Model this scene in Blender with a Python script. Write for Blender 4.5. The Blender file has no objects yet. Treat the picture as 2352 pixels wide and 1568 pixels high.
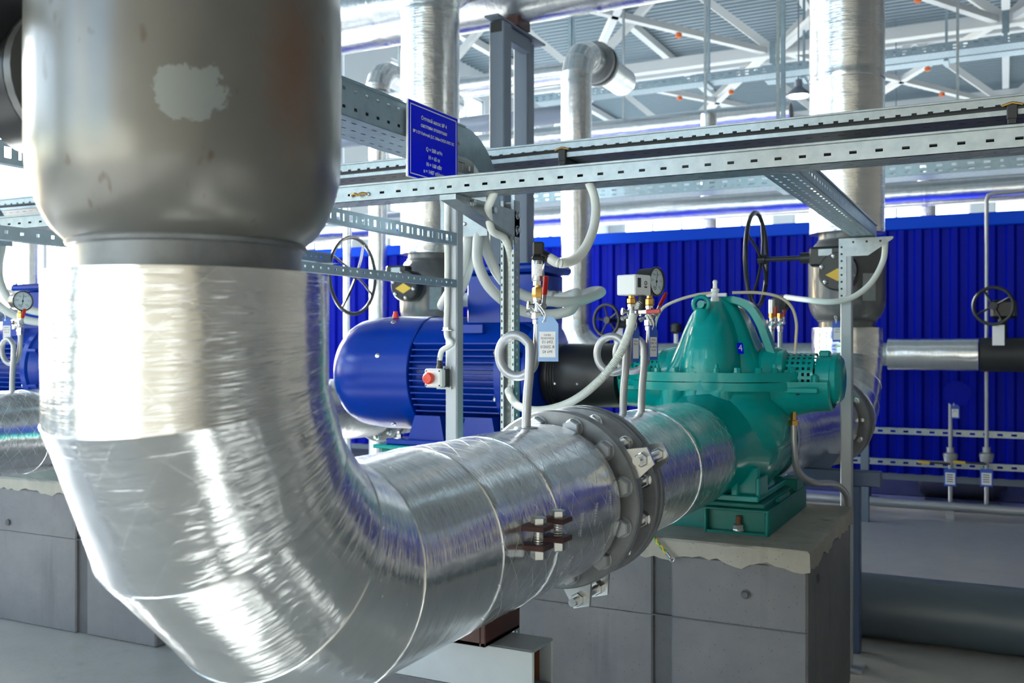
import bpy, math, random
from math import sin, cos, pi, radians, sqrt
from mathutils import Vector as V, Matrix, Quaternion

random.seed(7)
SC = bpy.context.scene
COL = SC.collection
# ------------------------------------------------------------------ camera, light, exposure
EYE = V((0.0, 0.0, 1.40))
TH = radians(26.85)
FPX, W0, H0, HOR = 2240.0, 2352.0, 1568.0, 793.0
cam_d = bpy.data.cameras.new('camera')
cam = bpy.data.objects.new('camera', cam_d)
COL.objects.link(cam)
cam.location = EYE
cam.rotation_euler = (radians(90), 0, TH)
cam_d.sensor_width = 36.0
cam_d.lens = 36.0 * FPX / W0
cam_d.shift_y = (HOR - H0 / 2) / W0
cam_d.clip_end = 400
cam_d.dof.use_dof = True
cam_d.dof.focus_distance = 2.6
cam_d.dof.aperture_fstop = 5.6
SC.camera = cam
SC.view_settings.view_transform = 'Standard'
SC.view_settings.look = 'None'
SC.view_settings.gamma = 1.0
SC.view_settings.use_curve_mapping = False
SC.view_settings.exposure = 0.40

SUN_DIR = V((-0.80, 0.40, 0.365)).normalized()
wd = bpy.data.worlds.new('sky')
SC.world = wd
wd.use_nodes = True
nt = wd.node_tree
nt.nodes.clear()
sky = nt.nodes.new('ShaderNodeTexSky')
sky.sky_type = 'NISHITA'
sky.sun_disc = False
sky.sun_elevation = math.asin(SUN_DIR.z)
sky.sun_rotation = math.atan2(SUN_DIR.x, SUN_DIR.y)
sky.air_density = 1.0
sky.dust_density = 1.2
bg = nt.nodes.new('ShaderNodeBackground')
bg.inputs['Strength'].default_value = 1.0
wo = nt.nodes.new('ShaderNodeOutputWorld')
nt.links.new(sky.outputs[0], bg.inputs[0])
nt.links.new(bg.outputs[0], wo.inputs[0])
sd = bpy.data.lights.new('sun', 'SUN')
sd.energy = 40.0
sd.angle = radians(0.6)
sd.color = (1.0, 0.98, 0.95)
so = bpy.data.objects.new('sun', sd)
COL.objects.link(so)
so.rotation_euler = SUN_DIR.to_track_quat('Z', 'Y').to_euler()


def ray(u, v):
    r, up = (u - W0 / 2) / FPX, -(v - HOR) / FPX
    return V((r * cos(TH) - sin(TH), r * sin(TH) + cos(TH), up))


def at(u, v, Y=None, d=None, X=None, Z=None):
    """surveying helper: world point seen at pixel (u, v) of the photograph, on the plane given"""
    q = ray(u, v)
    if Y is not None:
        t = Y / q.y
    elif X is not None:
        t = X / q.x
    elif Z is not None:
        t = (Z - EYE.z) / q.z
    else:
        t = d
    return EYE + q * t


# ------------------------------------------------------------------ materials
M = {}


def nmat(name):
    m = bpy.data.materials.new(name)
    m.use_nodes = True
    t = m.node_tree
    b = t.nodes['Principled BSDF']
    return m, t, b


def N(t, kind, **kw):
    n = t.nodes.new(kind)
    for k, v in kw.items():
        setattr(n, k, v)
    return n


def L(t, a, b):
    t.links.new(a, b)


def mathn(t, op, a, b=None, clamp=False):
    n = N(t, 'ShaderNodeMath', operation=op, use_clamp=clamp)
    for i, x in enumerate((a, b)):
        if x is None:
            continue
        if isinstance(x, (int, float)):
            n.inputs[i].default_value = x
        else:
            L(t, x, n.inputs[i])
    return n.outputs[0]


def mixc(t, fac, a, b):
    n = N(t, 'ShaderNodeMix', data_type='RGBA')
    for idx, x in ((0, fac), (6, a), (7, b)):
        if isinstance(x, (int, float)):
            n.inputs[idx].default_value = x
        elif isinstance(x, tuple):
            n.inputs[idx].default_value = (*x, 1)
        else:
            L(t, x, n.inputs[idx])
    return n.outputs[2]


def noise(t, vec, scale, detail=3, rough=0.55, dist=0.0):
    n = N(t, 'ShaderNodeTexNoise')
    n.inputs['Scale'].default_value = scale
    n.inputs['Detail'].default_value = detail
    n.inputs['Roughness'].default_value = rough
    n.inputs['Distortion'].default_value = dist
    if vec is not None:
        L(t, vec, n.inputs['Vector'])
    return n.outputs[0]


def ramp(t, x, lo, hi):
    n = N(t, 'ShaderNodeMapRange')
    n.inputs[1].default_value = lo
    n.inputs[2].default_value = hi
    L(t, x, n.inputs[0])
    return n.outputs[0]


def mapping(t, vec, sc):
    n = N(t, 'ShaderNodeMapping')
    n.inputs['Scale'].default_value = sc
    L(t, vec, n.inputs['Vector'])
    return n.outputs[0]


def bumpn(t, b, h, strength, dist):
    n = N(t, 'ShaderNodeBump')
    n.inputs['Strength'].default_value = strength
    n.inputs['Distance'].default_value = dist
    L(t, h, n.inputs['Height'])
    L(t, n.outputs[0], b.inputs['Normal'])
    return n


def mat(name, col, met=0.0, rough=0.5, var=None, bump=None, coat=0.0, spec=0.5):
    m, t, b = nmat(name)
    b.inputs['Base Color'].default_value = (*col, 1)
    b.inputs['Metallic'].default_value = met
    b.inputs['Roughness'].default_value = rough
    b.inputs['Coat Weight'].default_value = coat
    b.inputs['Coat Roughness'].default_value = 0.08
    b.inputs['Specular IOR Level'].default_value = spec
    tc = N(t, 'ShaderNodeTexCoord')
    if var:
        c2, scale, lo, hi = var
        f = ramp(t, noise(t, tc.outputs['Object'], scale, 5), lo, hi)
        L(t, mixc(t, f, col, c2), b.inputs['Base Color'])
    if bump:
        scale, st, ds = bump
        bumpn(t, b, noise(t, tc.outputs['Object'], scale, 4), st, ds)
    M[name] = m
    return m


def foil_mat(name, col=(0.83, 0.85, 0.87), rough=0.17, ripple=1.0, scrim=1.0, dent=1.0):
    m, t, b = nmat(name)
    b.inputs['Metallic'].default_value = 0.93
    uv = N(t, 'ShaderNodeUVMap').outputs[0]
    sx = N(t, 'ShaderNodeSeparateXYZ')
    L(t, uv, sx.inputs[0])
    u, v = sx.outputs[0], sx.outputs[1]
    tc = N(t, 'ShaderNodeTexCoord')
    rip = noise(t, mapping(t, uv, (9, 85, 1)), 1.0, 3, 0.6, 0.4)
    rip2 = noise(t, mapping(t, uv, (14, 260, 1)), 1.0, 2, 0.5)
    big = noise(t, tc.outputs['Object'], 7.0, 3, 0.5)
    patch = ramp(t, noise(t, tc.outputs['Object'], 3.3, 2), 0.42, 0.62)
    # diamond reinforcing threads under the film
    def fam(sgn):
        s = mathn(t, 'ADD', mathn(t, 'MULTIPLY', u, 1 / 0.078), mathn(t, 'MULTIPLY', v, sgn / 0.066))
        s = mathn(t, 'ADD', s, mathn(t, 'MULTIPLY', big, 0.25))
        fr = mathn(t, 'FRACT', s)
        return mathn(t, 'LESS_THAN', mathn(t, 'ABSOLUTE', mathn(t, 'SUBTRACT', fr, 0.5)), 0.017)
    line = mathn(t, 'MAXIMUM', fam(1.0), fam(-1.0))
    brk = ramp(t, noise(t, tc.outputs['Object'], 9.0, 2), 0.40, 0.47)
    line = mathn(t, 'MULTIPLY', mathn(t, 'MULTIPLY', line, brk), scrim)
    tint = mixc(t, ramp(t, noise(t, mapping(t, uv, (4, 26, 1)), 1.0, 3), 0.35, 0.7), col, tuple(c * 0.9 for c in col))
    L(t, mixc(t, mathn(t, 'MULTIPLY', line, 0.6), tint, (0.95, 0.96, 0.97)), b.inputs['Base Color'])
    rg = mathn(t, 'ADD', mathn(t, 'MULTIPLY', rip, 0.10), rough - 0.05)
    rg = mathn(t, 'ADD', rg, mathn(t, 'MULTIPLY', line, 0.25))
    L(t, rg, b.inputs['Roughness'])
    h = mathn(t, 'MULTIPLY', mathn(t, 'MULTIPLY', rip, mathn(t, 'ADD', mathn(t, 'MULTIPLY', patch, 0.9), 0.3)), 0.8 * ripple)
    h = mathn(t, 'ADD', h, mathn(t, 'MULTIPLY', rip2, 0.22 * ripple))
    h = mathn(t, 'ADD', h, mathn(t, 'MULTIPLY', big, 2.0 * dent))
    h = mathn(t, 'ADD', h, mathn(t, 'MULTIPLY', line, 0.22))
    bumpn(t, b, h, 0.55, 0.0035)
    M[name] = m
    return m


foil_mat('foil', ripple=1.0, scrim=0.35, dent=1.15)
foil_mat('foil_scrim', rough=0.19, ripple=0.95, scrim=1.0, dent=0.9)
foil_mat('foil_far', rough=0.22, ripple=1.3, scrim=0.0, dent=1.6)


def valve_mat():
    m, t, b = nmat('valve_grey')
    tc = N(t, 'ShaderNodeTexCoord').outputs['Object']
    sx = N(t, 'ShaderNodeSeparateXYZ')
    L(t, tc, sx.inputs[0])
    nz = noise(t, tc, 38, 5, 0.65)
    nz2 = noise(t, tc, 6, 4)

    def blob(c, sc, soft, nscale=0.5):
        vm = N(t, 'ShaderNodeVectorMath', operation='SUBTRACT')
        L(t, tc, vm.inputs[0])
        vm.inputs[1].default_value = c
        v2 = N(t, 'ShaderNodeVectorMath', operation='MULTIPLY')
        L(t, vm.outputs[0], v2.inputs[0])
        v2.inputs[1].default_value = tuple(1 / s for s in sc)
        ln = N(t, 'ShaderNodeVectorMath', operation='LENGTH')
        L(t, v2.outputs[0], ln.inputs[0])
        d = mathn(t, 'ADD', ln.outputs['Value'], mathn(t, 'MULTIPLY', mathn(t, 'SUBTRACT', nz, 0.5), nscale * 2))
        return ramp(t, d, 1.0, 1.0 - soft)
    base = mixc(t, ramp(t, nz2, 0.3, 0.7), (0.155, 0.153, 0.143), (0.19, 0.187, 0.175))
    # primer repaint patch on the camera side, rust bloom on the right flank
    p = blob(PATCH_C, (0.047, 0.047, 0.034), 0.05, 0.75)
    base = mixc(t, p, base, (0.27, 0.30, 0.30))
    r1 = blob(RUST_C, (0.085, 0.06, 0.15), 0.9, 0.55)
    base = mixc(t, mathn(t, 'MULTIPLY', r1, 0.8), base, (0.20, 0.115, 0.075))
    spots = ramp(t, noise(t, mapping(t, tc, (1, 1, 0.45)), 30, 2), 0.655, 0.70)
    base = mixc(t, mathn(t, 'MULTIPLY', spots, 0.6), base, (0.10, 0.07, 0.045))
    L(t, base, b.inputs['Base Color'])
    b.inputs['Metallic'].default_value = 0.35
    b.inputs['Roughness'].default_value = 0.30
    b.inputs['Coat Weight'].default_value = 0.35
    b.inputs['Coat Roughness'].default_value = 0.22
    bumpn(t, b, noise(t, tc, 9, 2), 0.12, 0.01)
    M['valve_grey'] = m


# direction from the valve axis to the camera, in the valve's own frame
_cd = V((0 + 1.013, 0 - 1.010, 0)).normalized()
_pd = Quaternion((0, 0, 1), radians(0)) @ _cd
PATCH_C = tuple(_pd * 0.2085 + V((0, 0, 0.205)))
_rd = Quaternion((0, 0, 1), radians(38)) @ _cd
RUST_C = tuple(_rd * 0.2085 + V((0, 0, 0.26)))
valve_mat()

mat('valve_plain', (0.10, 0.105, 0.11), 0.3, 0.36, var=((0.13, 0.13, 0.13), 9, 0.35, 0.7), coat=0.3)
mat('flange_grey', (0.20, 0.21, 0.225), 0.2, 0.38, var=((0.15, 0.16, 0.17), 30, 0.4, 0.75), bump=(140, 0.15, 0.002))
mat('bolt_grey', (0.36, 0.38, 0.40), 0.4, 0.35)
mat('galv', (0.38, 0.425, 0.44), 0.65, 0.38, var=((0.31, 0.355, 0.375), 34, 0.35, 0.65))
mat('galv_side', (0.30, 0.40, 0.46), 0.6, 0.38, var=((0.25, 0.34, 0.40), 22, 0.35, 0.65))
mat('tray_shade', (0.035, 0.037, 0.04), 0.2, 0.4)  # shade under the galvanised upper tray, put into the plate colour
mat('post_grey', (0.40, 0.43, 0.47), 0.25, 0.4)
mat('zinc', (0.60, 0.61, 0.61), 0.95, 0.24, bump=(90, 0.1, 0.002))
mat('chrome', (0.52, 0.53, 0.55), 1.0, 0.2)
mat('brass', (0.62, 0.36, 0.10), 0.95, 0.28)
mat('tube_steel', (0.40, 0.41, 0.43), 0.55, 0.36)
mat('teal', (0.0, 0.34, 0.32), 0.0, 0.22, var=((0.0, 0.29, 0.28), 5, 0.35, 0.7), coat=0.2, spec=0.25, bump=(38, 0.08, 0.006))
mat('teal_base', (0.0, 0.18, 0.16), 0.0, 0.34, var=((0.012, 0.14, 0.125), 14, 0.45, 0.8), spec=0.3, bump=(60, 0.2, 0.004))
mat('motor_blue', (0.0, 0.035, 0.36), 0.0, 0.24, var=((0.0, 0.028, 0.30), 6, 0.3, 0.7), spec=0.3)
mat('wall_blue', (0.0, 0.006, 0.36), 0.0, 0.4, spec=0.08)
mat('wall_blue_light', (0.0, 0.06, 0.66), 0.0, 0.4, spec=0.1)
mat('sign_blue', (0.0, 0.006, 0.82), 0.0, 0.4, spec=0.08)
mat('tag_blue', (0.02, 0.10, 0.55), 0.0, 0.35)
mat('tag_pale', (0.30, 0.48, 0.78), 0.0, 0.25)
mat('white', (0.78, 0.80, 0.80), 0.0, 0.4)
mat('paper', (0.84, 0.84, 0.85), 0.0, 0.5)
mat('ink', (0.02, 0.02, 0.03), 0.0, 0.6)
mat('hose', (0.62, 0.66, 0.65), 0.0, 0.38)
mat('conduit', (0.70, 0.73, 0.70), 0.0, 0.38)
mat('black', (0.012, 0.013, 0.015), 0.0, 0.32)
mat('black_soft', (0.02, 0.021, 0.023), 0.0, 0.5)
mat('guard_black', (0.018, 0.018, 0.02), 0.2, 0.36)
mat('red', (0.42, 0.006, 0.006), 0.0, 0.3)
mat('orange_red', (0.72, 0.05, 0.02), 0.0, 0.35)
mat('orange', (0.60, 0.13, 0.03), 0.0, 0.5)
mat('yellow', (0.75, 0.47, 0.04), 0.0, 0.45)
mat('green', (0.05, 0.30, 0.05), 0.0, 0.45)
mat('primer', (0.06, 0.016, 0.013), 0.0, 0.45, var=((0.045, 0.014, 0.012), 30, 0.4, 0.7))
mat('support_grey', (0.36, 0.40, 0.43), 0.1, 0.35, var=((0.32, 0.36, 0.39), 12, 0.4, 0.7))
mat('column_grey', (0.16, 0.195, 0.255), 0.1, 0.42)
mat('blue_grey', (0.08, 0.12, 0.22), 0.1, 0.42)
mat('rust', (0.16, 0.06, 0.03), 0.1, 0.7)
mat('truss', (0.58, 0.61, 0.63), 0.0, 0.5)
mat('deck', (0.155, 0.21, 0.25), 0.3, 0.45)
mat('cream_tube', (0.58, 0.52, 0.40), 0.1, 0.35)
mat('wall_cream', (0.78, 0.75, 0.67), 0.0, 0.6)
mat('wall_grey', (0.12, 0.125, 0.135), 0.0, 0.6)
mat('wall_white', (0.60, 0.66, 0.71), 0.0, 0.55)
mat('frame_white', (0.60, 0.64, 0.68), 0.0, 0.5)
mat('floor_pipe', (0.075, 0.10, 0.125), 0.0, 0.42)
mat('ground', (0.42, 0.42, 0.40), 0.0, 0.9)


def conc_mat(name, a, b2, a3, rough):
    m, t, b = nmat(name)
    tc = N(t, 'ShaderNodeTexCoord').outputs['Object']
    f = ramp(t, noise(t, tc, 4.5, 6, 0.62), 0.3, 0.72)
    c = mixc(t, f, a, b2)
    st = ramp(t, noise(t, mapping(t, tc, (9, 9, 1.1)), 1.4, 4), 0.58, 0.75)
    c = mixc(t, mathn(t, 'MULTIPLY', st, 0.6), c, a3)
    pores = ramp(t, noise(t, tc, 120, 1), 0.70, 0.74)
    c = mixc(t, mathn(t, 'MULTIPLY', pores, 0.45), c, tuple(x * 0.35 for x in a))
    L(t, c, b.inputs['Base Color'])
    b.inputs['Roughness'].default_value = rough
    h = mathn(t, 'ADD', mathn(t, 'MULTIPLY', noise(t, tc, 18, 5), 1.0), mathn(t, 'MULTIPLY', pores, -0.6))
    bumpn(t, b, h, 0.35, 0.006)
    M[name] = m


conc_mat('concrete', (0.135, 0.137, 0.152), (0.185, 0.185, 0.195), (0.095, 0.097, 0.106), 0.62)
conc_mat('concrete_dark', (0.075, 0.08, 0.09), (0.11, 0.115, 0.125), (0.05, 0.055, 0.06), 0.65)
conc_mat('grout', (0.31, 0.30, 0.26), (0.41, 0.39, 0.34), (0.23, 0.22, 0.19), 0.8)
conc_mat('floor', (0.35, 0.35, 0.33), (0.41, 0.405, 0.38), (0.28, 0.28, 0.265), 0.36)


def glass_mat():
    m = bpy.data.materials.new('glass')
    m.use_nodes = True
    t = m.node_tree
    t.nodes.clear()
    o = N(t, 'ShaderNodeOutputMaterial')
    mx = N(t, 'ShaderNodeMixShader')
    lw = N(t, 'ShaderNodeLayerWeight')
    lw.inputs[0].default_value = 0.25
    fr = N(t, 'ShaderNodeMath', operation='MULTIPLY')
    L(t, lw.outputs['Facing'], fr.inputs[0])
    fr.inputs[1].default_value = 0.22
    tr = N(t, 'ShaderNodeBsdfTransparent')
    tr.inputs[0].default_value = (0.94, 0.97, 0.98, 1)
    gl = N(t, 'ShaderNodeBsdfGlossy')
    gl.inputs['Roughness'].default_value = 0.02
    L(t, fr.outputs[0], mx.inputs[0])
    L(t, tr.outputs[0], mx.inputs[1])
    L(t, gl.outputs[0], mx.inputs[2])
    L(t, mx.outputs[0], o.inputs[0])
    M['glass'] = m


glass_mat()


def emit_mat(name, col, s):
    m, t, b = nmat(name)
    b.inputs['Base Color'].default_value = (*col, 1)
    b.inputs['Emission Color'].default_value = (*col, 1)
    b.inputs['Emission Strength'].default_value = s
    M[name] = m


emit_mat('lamp_glow', (1.0, 0.95, 0.85), 14.0)

# ------------------------------------------------------------------ mesh builder
ORG = {}


def frame(axis, hint=None):
    a = V(axis).normalized()
    h = V(hint) if hint else (V((0, 0, 1)) if abs(a.z) < 0.9 else V((1, 0, 0)))
    x = h.cross(a)
    if x.length < 1e-6:
        x = V((1, 0, 0)).cross(a)
    x.normalize()
    return x, a.cross(x), a


def catmull(pts, n=8, closed=False):
    pts = [V(p) for p in pts]
    out = []
    k = len(pts)
    for i in range(k if closed else k - 1):
        p1, p2 = pts[i], pts[(i + 1) % k]
        p0 = pts[i - 1] if (closed or i > 0) else p1 * 2 - p2
        p3 = pts[(i + 2) % k] if (closed or i < k - 2) else p2 * 2 - p1
        for j in range(n):
            s = j / n
            out.append(0.5 * ((2 * p1) + (p2 - p0) * s + (2 * p0 - 5 * p1 + 4 * p2 - p3) * s * s + (3 * p1 - p0 - 3 * p2 + p3) * s ** 3))
    if not closed:
        out.append(pts[-1])
    return out


def resample(pts, step):
    out = [pts[0].copy()]
    acc = 0.0
    for a, b in zip(pts, pts[1:]):
        seg = (b - a).length
        if seg < 1e-9:
            continue
        pos = step - acc
        while pos <= seg:
            out.append(a.lerp(b, pos / seg))
            pos += step
        acc = seg - (pos - step)
    out.append(pts[-1].copy())
    return out


class MB:
    def __init__(self):
        self.v, self.f, self.uv = [], [], []

    def face(self, idx, uv=None):
        self.f.append(tuple(idx))
        self.uv.append(uv)

    def add(self, verts, faces):
        o = len(self.v)
        self.v += [V(p) for p in verts]
        for f in faces:
            self.face([o + i for i in f])

    def box(self, lo, hi, b=0.0, T=None):
        lo, hi = V(lo), V(hi)
        lo, hi = V(map(min, lo, hi)), V(map(max, lo, hi))
        if b <= 0:
            vs = [V((x, y, z)) for z in (lo.z, hi.z) for y in (lo.y, hi.y) for x in (lo.x, hi.x)]
            fs = [(0, 2, 3, 1), (4, 5, 7, 6), (0, 1, 5, 4), (2, 6, 7, 3), (0, 4, 6, 2), (1, 3, 7, 5)]
        else:
            b = min(b, *((hi - lo) * 0.45))
            vs, key = [], {}
            for sx in (0, 1):
                for sy in (0, 1):
                    for sz in (0, 1):
                        c = V((hi.x if sx else lo.x, hi.y if sy else lo.y, hi.z if sz else lo.z))
                        i = V((-b if sx else b, -b if sy else b, -b if sz else b))
                        for ax in range(3):
                            p = c + i
                            p[ax] = c[ax]
                            key[(sx, sy, sz, ax)] = len(vs)
                            vs.append(p)
            fs = []
            for ax in range(3):
                o1, o2 = [(1, 2), (2, 0), (0, 1)][ax]
                for s in (0, 1):
                    q = []
                    for c1, c2 in ((0, 0), (1, 0), (1, 1), (0, 1)):
                        k = [0, 0, 0]
                        k[ax], k[o1], k[o2] = s, c1, c2
                        q.append(key[(*k, ax)])
                    fs.append(tuple(q) if s else tuple(reversed(q)))
            for ax in range(3):
                o1, o2 = [(1, 2), (2, 0), (0, 1)][ax]
                for c1 in (0, 1):
                    for c2 in (0, 1):
                        k0, k1 = [0, 0, 0], [0, 0, 0]
                        k0[ax], k0[o1], k0[o2] = 0, c1, c2
                        k1[ax], k1[o1], k1[o2] = 1, c1, c2
                        q = [key[(*k0, o1)], key[(*k1, o1)], key[(*k1, o2)], key[(*k0, o2)]]
                        fs.append(tuple(q) if (c1 ^ c2) else tuple(reversed(q)))
            for sx in (0, 1):
                for sy in (0, 1):
                    for sz in (0, 1):
                        q = [key[(sx, sy, sz, a)] for a in range(3)]
                        fs.append(tuple(q) if (sx + sy + sz) % 2 else tuple(reversed(q)))
        if T is not None:
            vs = [T @ p for p in vs]
        self.add(vs, fs)
        return self

    def bar(self, p0, p1, w, h, b=0.0, hint=None):
        """rectangular bar from p0 to p1"""
        p0, p1 = V(p0), V(p1)
        x, y, a = frame(p1 - p0, hint)
        T = Matrix((x, y, a)).transposed().to_4x4()
        T.translation = p0
        return self.box((-w / 2, -h / 2, 0), (w / 2, h / 2, (p1 - p0).length), b, T)

    def rings(self, rings, closed_u=True, cap0=True, cap1=True, uvs=None, closed_v=False):
        o, n, k = len(self.v), len(rings[0]), len(rings)
        for r in rings:
            self.v += [V(p) for p in r]
        for i in range(k if closed_v else k - 1):
            i2 = (i + 1) % k
            for j in range(n if closed_u else n - 1):
                j2 = (j + 1) % n
                uv = None
                if uvs:
                    (us, vs) = uvs
                    uv = [(us[j], vs[i]), (us[j + 1], vs[i]), (us[j + 1], vs[i + 1]), (us[j], vs[i + 1])]
                self.face((o + i * n + j, o + i * n + j2, o + i2 * n + j2, o + i2 * n + j), uv)
        if closed_u and not closed_v:
            if cap0:
                self.face([o + j for j in reversed(range(n))])
            if cap1:
                self.face([o + (k - 1) * n + j for j in range(n)])
        return self

    def lathe(self, prof, o, axis, seg=32, arc=(0, 2 * pi), sc=(1, 1), caps=True, hint=None):
        """prof = [(along, radius)] about axis from o; sc squashes the two cross directions"""
        x, y, a = frame(axis, hint)
        o = V(o)
        full = abs(arc[1] - arc[0] - 2 * pi) < 1e-6
        n = seg if full else seg + 1
        angs = [arc[0] + (arc[1] - arc[0]) * j / seg for j in range(n)]
        rs, vs, L0 = [], [0.0], 0
        for i, (s, r) in enumerate(prof):
            rs.append([o + a * s + (x * cos(t) * sc[0] + y * sin(t) * sc[1]) * r for t in angs])
            if i:
                L0 += sqrt((s - prof[i - 1][0]) ** 2 + (r - prof[i - 1][1]) ** 2)
                vs.append(L0)
        rm = max(r for _, r in prof)
        us = [t * rm for t in angs] + [arc[1] * rm]
        return self.rings(rs, full, caps and prof[0][1] > 1e-5, caps and prof[-1][1] > 1e-5, (us, vs))

    def cyl(self, p0, p1, r, r1=None, seg=24, caps=True):
        p0, p1 = V(p0), V(p1)
        return self.lathe([(0, r), ((p1 - p0).length, r if r1 is None else r1)], p0, p1 - p0, seg, caps=caps)

    def tube(self, pts, r, seg=12, closed=False, caps=True):
        pts = [V(p) for p in pts]
        k = len(pts)
        rf = r if callable(r) else (lambda i: r)
        tan = []
        for i in range(k):
            a = pts[i - 1] if (i or closed) else pts[i]
            b = pts[(i + 1) % k] if (i < k - 1 or closed) else pts[i]
            tan.append((b - a).normalized())
        x, y, _ = frame(tan[0])
        rs, vs, acc = [], [0.0], 0
        for i in range(k):
            if i:
                q = tan[i - 1].rotation_difference(tan[i])
                x = (q @ x).normalized()
                acc += (pts[i] - pts[i - 1]).length
                vs.append(acc)
            y = tan[i].cross(x)
            rs.append([pts[i] + (x * cos(2 * pi * j / seg) + y * sin(2 * pi * j / seg)) * rf(i) for j in range(seg)])
        vs.append(acc)
        us = [2 * pi * j / seg * rf(0) for j in range(seg + 1)]
        return self.rings(rs, True, caps, caps, (us, vs), closed_v=closed)

    def hose(self, pts, r, pitch=0.006, amp=0.12, seg=14):
        p = resample(catmull(pts, 14), pitch / 4)
        return self.tube(p, lambda i: r * (1 + amp * (0, 1, 0, -1)[i % 4]), seg)

    def torus(self, c, axis, R, r, seg=32, seg2=10):
        x, y, a = frame(axis)
        c = V(c)
        return self.tube([c + (x * cos(2 * pi * i / seg) + y * sin(2 * pi * i / seg)) * R for i in range(seg)], r, seg2, closed=True)

    def prism(self, poly, o, ux, uy, n):
        """extruded polygon: poly in (ux, uy) from o, thickness vector n"""
        o, ux, uy, n = V(o), V(ux), V(uy), V(n)
        k = len(poly)
        b = [o + ux * p[0] + uy * p[1] for p in poly]
        vs = b + [p + n for p in b]
        fs = [tuple(reversed(range(k))), tuple(range(k, 2 * k))]
        fs += [(i, (i + 1) % k, k + (i + 1) % k, k + i) for i in range(k)]
        if ux.cross(uy).dot(n) < 0:
            fs = [tuple(reversed(f)) for f in fs]
        self.add(vs, fs)
        return self

    def plate(self, o, du, dw, n, Lu, Lw, holes=()):
        """perforated plate: o + du*[0,Lu] + dw*[0,Lw], thickness vector n, holes = (u0, u1, w0, w1)"""
        o, du, dw, n = V(o), V(du), V(dw), V(n)
        us = sorted({0.0, Lu, *[round(h[0], 5) for h in holes], *[round(h[1], 5) for h in holes]})
        ws = sorted({0.0, Lw, *[round(h[2], 5) for h in holes], *[round(h[3], 5) for h in holes]})
        hs = {}
        for h in holes:
            hs.setdefault((round(h[2], 5), round(h[3], 5)), set()).add((round(h[0], 5), round(h[1], 5)))
        nu, nw = len(us) - 1, len(ws) - 1
        solid = [[True] * nw for _ in range(nu)]
        ui = {x: i for i, x in enumerate(us)}
        wi = {x: i for i, x in enumerate(ws)}
        for (w0, w1), row in hs.items():
            for (u0, u1) in row:
                for i in range(ui[u0], ui[u1]):
                    for j in range(wi[w0], wi[w1]):
                        solid[i][j] = False
        base = len(self.v)
        W = nw + 1
        for layer in (0, 1):
            for x in us:
                for w in ws:
                    self.v.append(o + du * x + dw * w + n * layer)
        off = (nu + 1) * W
        flip = du.cross(dw).dot(n) < 0

        def id(i, j, l):
            return base + l * off + i * W + j

        def F(q):
            self.face(tuple(reversed(q)) if flip else q)
        for i in range(nu):
            for j in range(nw):
                if not solid[i][j]:
                    continue
                F((id(i, j, 1), id(i + 1, j, 1), id(i + 1, j + 1, 1), id(i, j + 1, 1)))
                F((id(i, j, 0), id(i, j + 1, 0), id(i + 1, j + 1, 0), id(i + 1, j, 0)))
                if i == 0 or not solid[i - 1][j]:
                    F((id(i, j, 0), id(i, j, 1), id(i, j + 1, 1), id(i, j + 1, 0)))
                if i == nu - 1 or not solid[i + 1][j]:
                    F((id(i + 1, j, 0), id(i + 1, j + 1, 0), id(i + 1, j + 1, 1), id(i + 1, j, 1)))
                if j == 0 or not solid[i][j - 1]:
                    F((id(i, j, 0), id(i + 1, j, 0), id(i + 1, j, 1), id(i, j, 1)))
                if j == nw - 1 or not solid[i][j + 1]:
                    F((id(i, j + 1, 0), id(i, j + 1, 1), id(i + 1, j + 1, 1), id(i + 1, j + 1, 0)))
        return self

    def mesh(self, name, m, org=V((0, 0, 0)), sharp=35):
        me = bpy.data.meshes.new(name)
        me.from_pydata([tuple(p - org) for p in self.v], [], self.f)
        uvl = me.uv_layers.new(name='UVMap')
        li = 0
        for f, uv in zip(self.f, self.uv):
            if uv:
                for k in range(len(f)):
                    uvl.data[li + k].uv = uv[k]
            li += len(f)
        me.materials.append(M[m])
        for p in me.polygons:
            p.use_smooth = True
        me.set_sharp_from_angle(angle=radians(sharp))
        me.validate()
        return me

    def build(self, name, m, parent=None, label=None, org=None, sharp=35):
        if org is None:
            org = ORG[parent.name] if parent is not None else V((0, 0, 0))
        org = V(org)
        o = bpy.data.objects.new(name, self.mesh(name, m, org, sharp))
        COL.objects.link(o)
        if parent is not None:
            o.parent = parent
        else:
            o.location = org
        ORG[o.name] = org
        if label:
            o['label'] = label
        return o


def tag(o, label=None, cat=None, group=None, kind=None):
    if label:
        o['label'] = label
    if cat:
        o['category'] = cat
    if group:
        o['group'] = group
    if kind:
        o['kind'] = kind
    return o


def thing(name, label, cat, loc=(0, 0, 0), group=None, kind=None):
    o = bpy.data.objects.new(name, None)
    COL.objects.link(o)
    o.empty_display_size = 0.1
    o.location = loc
    ORG[o.name] = V(loc)
    return tag(o, label, cat, group, kind)


def put(name, me, parent, p, rot=None):
    """one more piece sharing mesh data, placed at world point p"""
    o = bpy.data.objects.new(name, me)
    COL.objects.link(o)
    o.parent = parent
    o.location = V(p) - (ORG[parent.name] if parent else V((0, 0, 0)))
    if rot is not None:
        o.rotation_mode = 'QUATERNION'
        o.rotation_quaternion = rot
    return o


def dup(o, dx, label=None, group=None, parent=None, only=None):
    """copy of a thing with its parts and sub-parts, moved by dx"""
    c = o.copy()
    COL.objects.link(c)
    if parent is not None:
        c.parent = parent
    else:
        c.location = o.location + V(dx)
        ORG[c.name] = ORG[o.name] + V(dx)
        if label:
            c['label'] = label
        if group:
            c['group'] = group
    for ch in list(o.children):
        dup(ch, dx, parent=c)
    return c


def toZ(d):
    return V((0, 0, 1)).rotation_difference(V(d).normalized())


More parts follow.
